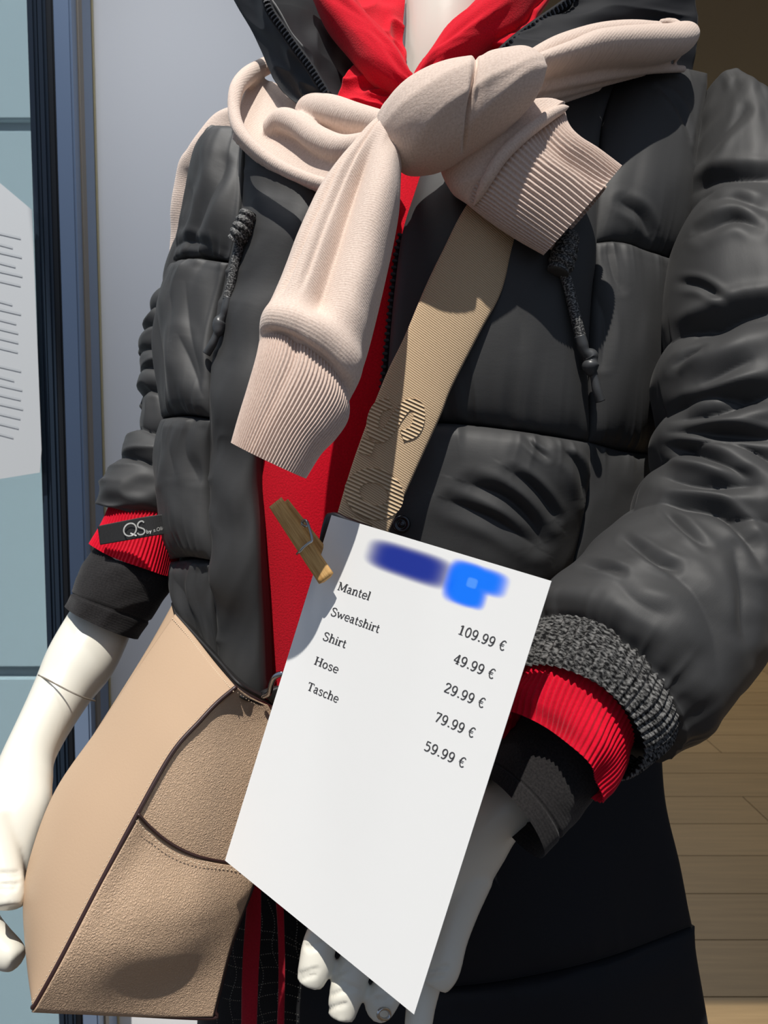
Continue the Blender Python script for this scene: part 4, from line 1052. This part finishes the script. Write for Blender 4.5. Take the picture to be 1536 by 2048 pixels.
for (px, py, ax, ay, c) in ((815, 1126, 92, 26, srgb(34, 52, 146)), (925, 1166, 34, 34, srgb(10, 112, 250)), (958, 1158, 52, 20, srgb(20, 120, 250)), (936, 1190, 34, 18, srgb(20, 120, 250)), (944, 1166, 10, 8, srgb(80, 150, 250))):
    x = m.node('ShaderNodeMixRGB'); x.inputs[2].default_value = c
    m.l(blob(px, py, ax, ay), x.inputs[0]); m.l(cur, x.inputs[1]); cur = x.outputs[0]
m.l(cur, m.b.inputs['Base Color'])
m.bump(m.noise(m.coord('UV', (60, 60, 1)), 1, 5), .06, .001)
M['paper'] = m.m
nu, nv = 24, 32
uu, vv = np.meshgrid(np.linspace(0, 1, nu), np.linspace(0, 1, nv), indexing='ij')
cw = [paper_pt(*c) for c in C4]
Pp = (1 - uu)[..., None] * (1 - vv)[..., None] * cw[0] + uu[..., None] * (1 - vv)[..., None] * cw[1] + uu[..., None] * vv[..., None] * cw[2] + (1 - uu)[..., None] * vv[..., None] * cw[3]
f, i, j = gridfaces(nu, nv)
V = np.vstack([Pp.reshape(-1, 3), (Pp - nP * .0003).reshape(-1, 3)])
o_ = nu * nv
ff = np.vstack([f, f[:, ::-1] + o_])
per = np.r_[np.arange(nu) * nv, (nu - 1) * nv + np.arange(1, nv), np.arange(nu - 2, -1, -1) * nv + nv - 1, np.arange(nv - 2, 0, -1)]
p2 = np.roll(per, -1); ff = np.vstack([ff, np.stack([per, p2, p2 + o_, per + o_], -1)])
uvv = np.stack([(V - PO) @ E1, (V - PO) @ E2], -1)[ff.ravel()]
paper = build('price_list', V, ff, M['paper'], None, uvv, smooth=False)
fix_normals(paper)
tag(paper, 'white printed price sheet held by the wooden clothespin in front of the coat', 'price list')
# serif lettering drawn as strokes: x to the right, y up, cap height 1
TK, TN, SR_ = .125, .075, .06
def ell(cx, cy, rx, ry, a0=0, a1=360, n=18):
    t = np.radians(np.linspace(a0, a1, n)); return np.stack([cx + rx * np.cos(t), cy + ry * np.sin(t)], -1).tolist()
def st(x, y0, y1, w=TK): return ([(x, y0), (x, y1)], w)
def sf(x, y, w=.3): return ([(x - w / 2, y), (x + w / 2, y)], SR_)
GL = {
 'M': (1.02, [st(.17, 0, 1, TN), ([(.17, 1), (.5, .12)], TK), ([(.5, .12), (.84, 1)], TN), st(.84, 0, 1), sf(.17, .03, .26), sf(.84, .03, .28), sf(.12, .97, .22), sf(.9, .97, .22)]),
 'a': (.60, [([(.12, .58), (.25, .68), (.40, .64), (.42, .5), (.42, .1), (.48, .02), (.56, .03)], .10), ([(.42, .42), (.22, .38), (.10, .2), (.2, .02), (.34, .06), (.42, .16)], .09)]),
 'n': (.68, [st(.16, 0, .68), ([(.16, .48), (.30, .67), (.46, .66), (.52, .48), (.52, .03)], .10), sf(.16, .03, .26), sf(.52, .03, .26), sf(.10, .66, .14)]),
 't': (.42, [([(.18, .92), (.18, .2), (.22, .03), (.34, .04), (.38, .1)], .10), ([(.04, .66), (.36, .66)], .07)]),
 'e': (.60, [([(.10, .36), (.52, .36), (.5, .56), (.32, .70), (.14, .58), (.09, .34), (.15, .1), (.33, 0), (.52, .1)], .09)]),
 'l': (.34, [st(.17, 0, 1.06), sf(.17, .03, .27), sf(.10, 1.04, .15)]),
 'S': (.68, [([(.56, .80), (.50, .93), (.34, 1.0), (.15, .92), (.12, .74), (.30, .56), (.50, .45), (.58, .26), (.48, .06), (.30, 0), (.14, .06), (.09, .22)], .10)]),
 'w': (.90, [([(.10, .66), (.28, .03)], .11), ([(.28, .03), (.44, .6)], .07), ([(.44, .6), (.62, .03)], .11), ([(.62, .03), (.80, .66)], .07), sf(.09, .66, .2), sf(.80, .66, .2)]),
 's': (.54, [([(.44, .54), (.38, .66), (.24, .69), (.11, .58), (.16, .43), (.36, .32), (.45, .17), (.34, .01), (.2, .01), (.09, .14)], .09)]),
 'h': (.68, [st(.16, 0, 1.06), ([(.16, .48), (.30, .67), (.46, .66), (.52, .48), (.52, .03)], .10), sf(.16, .03, .26), sf(.52, .03, .26), sf(.10, 1.04, .14)]),
 'i': (.34, [st(.17, 0, .68), sf(.17, .03, .27), sf(.11, .66, .14), ([(.17, .86), (.17, .97)], .12)]),
 'r': (.50, [st(.16, 0, .68), ([(.16, .44), (.26, .64), (.42, .67), (.44, .54)], .09), sf(.18, .03, .30), sf(.10, .66, .14)]),
 'H': (.86, [st(.18, 0, 1), st(.68, 0, 1), ([(.18, .52), (.68, .52)], .07), sf(.18, .03), sf(.18, .97), sf(.68, .03), sf(.68, .97)]),
 'o': (.62, [(ell(.31, .34, .21, .33), .10)]),
 'T': (.74, [st(.37, 0, 1), ([(.06, .96), (.68, .96)], .075), st(.07, .78, .97, .06), st(.67, .78, .97, .06), sf(.37, .03, .32)]),
 'c': (.56, [([(.48, .52), (.40, .66), (.26, .68), (.12, .54), (.10, .32), (.16, .1), (.30, 0), (.48, .1)], .095)]),
 '1': (.62, [st(.33, 0, 1), ([(.14, .84), (.33, .98)], .07), sf(.33, .03, .40)]),
 '0': (.64, [(ell(.32, .5, .21, .48, n=22), .10)]),
 '9': (.64, [(ell(.31, .67, .20, .31, n=18), .10), ([(.51, .66), (.48, .3), (.36, .04), (.20, 0), (.12, .08)], .10)]),
 '.': (.32, [([(.16, 0), (.16, .13)], .13)]),
 '4': (.64, [([(.42, 1), (.08, .28)], .07), ([(.06, .27), (.58, .27)], .08), st(.42, 0, 1), sf(.42, .03, .28)]),
 '2': (.64, [([(.12, .76), (.18, .94), (.34, .99), (.50, .88), (.49, .66), (.30, .36), (.12, .06)], .10), ([(.10, .045), (.54, .045)], .09), st(.53, .03, .16, .06)]),
 '7': (.64, [([(.10, .95), (.56, .95)], .09), ([(.54, .95), (.26, 0)], .10), st(.12, .80, .97, .06)]),
 '5': (.64, [([(.50, .95), (.16, .95)], .09), ([(.17, .97), (.16, .56)], .07), ([(.16, .54), (.30, .62), (.47, .54), (.53, .32), (.44, .06), (.26, 0), (.12, .08)], .10)]),
 ' ': (.34, []),
 '\u20ac': (.66, [([(.58, .86), (.46, .99), (.30, .92), (.20, .7), (.18, .45), (.22, .2), (.34, .02), (.48, .02), (.58, .14)], .09), ([(.06, .58), (.48, .58)], .055), ([(.06, .42), (.46, .42)], .055)]),
}
def write(name, text, p0, p1, up, fn, mt, parent, lift_=.0002, thin=1.25):
    p0 = np.array(p0, float); p1 = np.array(p1, float); up = np.array(up, float)
    tot = sum(GL[c][0] for c in text)
    dirv = (p1 - p0) / tot
    x = 0; V, Fc = [], []
    for c in text:
        adv, sts = GL[c]
        for pts, w in sts:
            pts = np.asarray(pts, float)
            q = crv(pts, 3 * len(pts))[0] if len(pts) > 2 else pts
            t = nrm(np.gradient(q, axis=0)); a = np.c_[-t[:, 1], t[:, 0]] * w / 2 * thin
            b = len(V)
            for k in range(len(q)):
                for s in (1, -1):
                    g = q[k] + a[k] * s
                    px = p0 + dirv * (x + g[0]) + up * g[1]
                    V.append(fn(px[0], px[1], lift_))
            for k in range(len(q) - 1): Fc.append((b + 2 * k, b + 2 * k + 1, b + 2 * k + 3, b + 2 * k + 2))
        x += adv
    o = build(name, V, Fc, mt, parent, smooth=False)
    return o
UPL, UPP = (5.4, -15.6), (6.6, -18.2)
for t, a, b in (('Mantel', (674, 1179), (738.5, 1201)), ('Sweatshirt', (660.5, 1230), (757, 1266)), ('Shirt', (644.5, 1279), (690.5, 1296.5)), ('Hose', (627.5, 1328), (675, 1347)), ('Tasche', (613, 1379), (675, 1406))):
    write('printed_line', t, a, b, UPL, paper_pt, M['ink'], paper)
for t, a, b in (('109.99 \u20ac', (914, 1267), (1009, 1302)), ('49.99 \u20ac', (905, 1324.5), (987, 1358.5)), ('29.99 \u20ac', (886, 1382.5), (967, 1416.5)), ('79.99 \u20ac', (867, 1441), (947, 1476)), ('59.99 \u20ac', (846, 1498.5), (928, 1536))):
    write('printed_line', t, a, b, UPP, paper_pt, M['ink'], paper)
bk = limb('holder', [(655, 1026), (672, 1024), (700, 1036), (740, 1050)], [(640, 1090), (652, 1080), (690, 1060), (740, 1058)], [.556, .553, .546, .536], [.003] * 4, M['black_plastic'], paper, ns=20, nt=14)
bk['label'] = 'dark plastic holder behind the top corner'

# QS tape lettering: rounded sans strokes
def tape_pt(px, py, lift_):
    d = np.interp(px, [195, 265, 300, 345], [.692, .676, .672, .684]) - .0022
    return W((px, py, float(d)))
def tstrokes(glyphs, p0, dirv, up, w):
    out = []
    for pts in glyphs:
        out.append((np.array([np.array(p0) + np.array(dirv) * g[0] + np.array(up) * g[1] for g in pts]), w, max(3, 4 * len(pts)) if len(pts) > 2 else 2))
    return out
tl = tstrokes([ell(.5, .5, .5, .5, 0, 360, 24), [(.52, .22), (1.0, -.08)]], (248, 1074), (25, -4.6), (-1, -25), 2.8)
tl += tstrokes([[(.92, .86), (.74, 1.0), (.4, 1.0), (.14, .82), (.2, .6), (.55, .48), (.9, .32), (.95, .1), (.7, -.04), (.3, -.02), (.05, .14)]], (274, 1069.5), (16, -3), (-1, -25), 2.8)
strip_letter('lettering', tl, 2.8, tape_pt, M['white_print'], tp, 0, .0003)
# 'by s.Oliver', the end runs out of sight behind the coat
sm_ = [('b', [[(.1, 1.3), (.1, 0)], ell(.42, .38, .32, .38, 0, 360, 14)], .95), ('y', [[(.1, .75), (.45, .05)], [(.8, .75), (.3, -.35)]], 1.5), ('s', [[(.65, .65), (.35, .76), (.12, .55), (.55, .3), (.6, .1), (.3, 0), (.05, .1)]], .85), ('.', [[(.15, 0), (.15, .16)]], .4),
       ('O', [ell(.55, .6, .5, .58, 0, 360, 16)], 1.3), ('l', [[(.15, 1.3), (.15, 0)]], .42), ('i', [[(.15, .75), (.15, 0)], [(.15, 1.0), (.15, 1.15)]], .42), ('v', [[(.05, .75), (.38, 0)], [(.38, 0), (.7, .75)]], .85), ('e', [[(.08, .4), (.7, .4), (.62, .68), (.35, .78), (.08, .5), (.12, .15), (.4, 0), (.68, .14)]], .85), ('r', [[(.15, .75), (.15, 0)], [(.15, .45), (.3, .72), (.5, .72)]], .5)]
x = 0; tl = []
for c, gl, adv in sm_:
    tl += tstrokes(gl, np.array((293.0, 1067.0)) + np.array((5.6, -1.25)) * x, (5.6, -1.25), (-.3, -5.6), 1.35)
    x += adv
strip_letter('lettering', tl, 1.3, tape_pt, M['white_print'], tp, 0, .0003)

# ------------------------------------------------------------------ clothespin
cp = thing('clothespin', 'wooden clothespin with steel spring clipped to the price sheet', 'clothespin', W((605, 1085, .5)))
def prism(name, quad, d0, d1, th, mt, parent):
    """wooden jaw: 4 pixel corners, near/far depths along its length, thickness to the back"""
    c = np.array(quad, float)
    nu, nv = 24, 8
    u, v = np.meshgrid(np.linspace(0, 1, nu), np.linspace(0, 1, nv), indexing='ij')
    p = ((1 - u) * (1 - v))[..., None] * c[0] + ((1 - u) * v)[..., None] * c[1] + (u * v)[..., None] * c[2] + (u * (1 - v))[..., None] * c[3]
    d = d0 + (d1 - d0) * u
    # rounded long edges, flattened tip and groove for the spring
    h = -.0010 * (np.abs(2 * v - 1) ** 6) - .0022 * np.clip((.16 - u) / .16, 0, 1) - .0012 * np.exp(-((u - .56) / .03) ** 2)
    G_ = np.concatenate([p, (d - h)[..., None]], 2)
    P = W(G_); Nn = gnormals(P)
    if ((CAM - P) * Nn).sum() < 0: Nn = -Nn
    return slab(name, P, Nn, th, mt, parent)
prism('wooden_jaw', [(538, 1014), (563, 994), (667, 1146), (638, 1168)], .527, .514, .0068, M['wood'], cp)
prism('wooden_jaw', [(560, 1010), (576, 998), (664, 1110), (640, 1140)], .538, .543, .006, M['wood'], cp)
hook('spring', [(604, 1044, 0.5310), (608, 1040, 0.5260), (614, 1043, 0.5220), (620, 1060, 0.5190), (624, 1080, 0.5160), (616, 1087, 0.5145), (606, 1096, 0.5145), (600, 1103, 0.5160), (596, 1106, 0.5220), (594, 1108, 0.5290)], .0009, M['steel'], cp)
hook('spring', [(604, 1044, 0.5310), (606, 1050, 0.5280), (612, 1052, 0.5260), (614, 1046, 0.5300), (608, 1042, 0.5320), (604, 1048, 0.5340), (610, 1054, 0.5340)], .0009, M['steel'], cp)

# ------------------------------------------------------------------ ring on the finger, notice on the glass
rg = thing('ring', 'small clear metal ring on the bent middle fingertip', 'ring', W((766, 2030, .43)))
c = (768, 2028); 
pts = [(c[0] + 12 * math.cos(a), c[1] + 11 * math.sin(a), .472 + .004 * math.cos(a), .0011) for a in np.linspace(0, 2 * math.pi, 14)]
pipe('band', pts, M['chrome'], rg, ns=50, nt=12, cap=False)
m = Mat('notice_paper', srgb(205, 208, 210), .8, .1)
M['notice'] = m.m
ny = PY - .012
q = [yplane(-90, 330, ny), yplane(0, 366, ny), yplane(64, 420, ny), yplane(83, 900, ny), yplane(80, 945, ny), yplane(0, 958, ny), yplane(-90, 970, ny)]
V = [tuple(p) for p in q] + [(p[0], p[1] + .0006, p[2]) for p in q]
n7 = len(q)
Fc = [tuple(range(n7)), tuple(range(2 * n7 - 1, n7 - 1, -1))] + [(k, (k + 1) % n7, n7 + (k + 1) % n7, n7 + k) for k in range(n7)]
nt_ = build('paper_notice', V, Fc, M['notice'], None, smooth=False); fix_normals(nt_)
tag(nt_, 'pale paper notice with faint lines fixed to the window at the left edge', 'notice')
m = Mat('faint_ink', srgb(192, 196, 199), .9, .1); M['faint'] = m.m
_rr = random.Random(8)
for k in range(22):
    y0 = 470 + k * 19
    if k in (6, 13): continue
    a = yplane(-80, y0 - 24, ny - .0006); b = yplane(46 - _rr.random() * 22, y0 + 4, ny - .0006)
    hgt = .0032
    build('printed_line', [a, b, b + np.array((0, 0, -hgt)), a + np.array((0, 0, -hgt))], [(0, 1, 2, 3)], M['faint'], nt_, smooth=False)
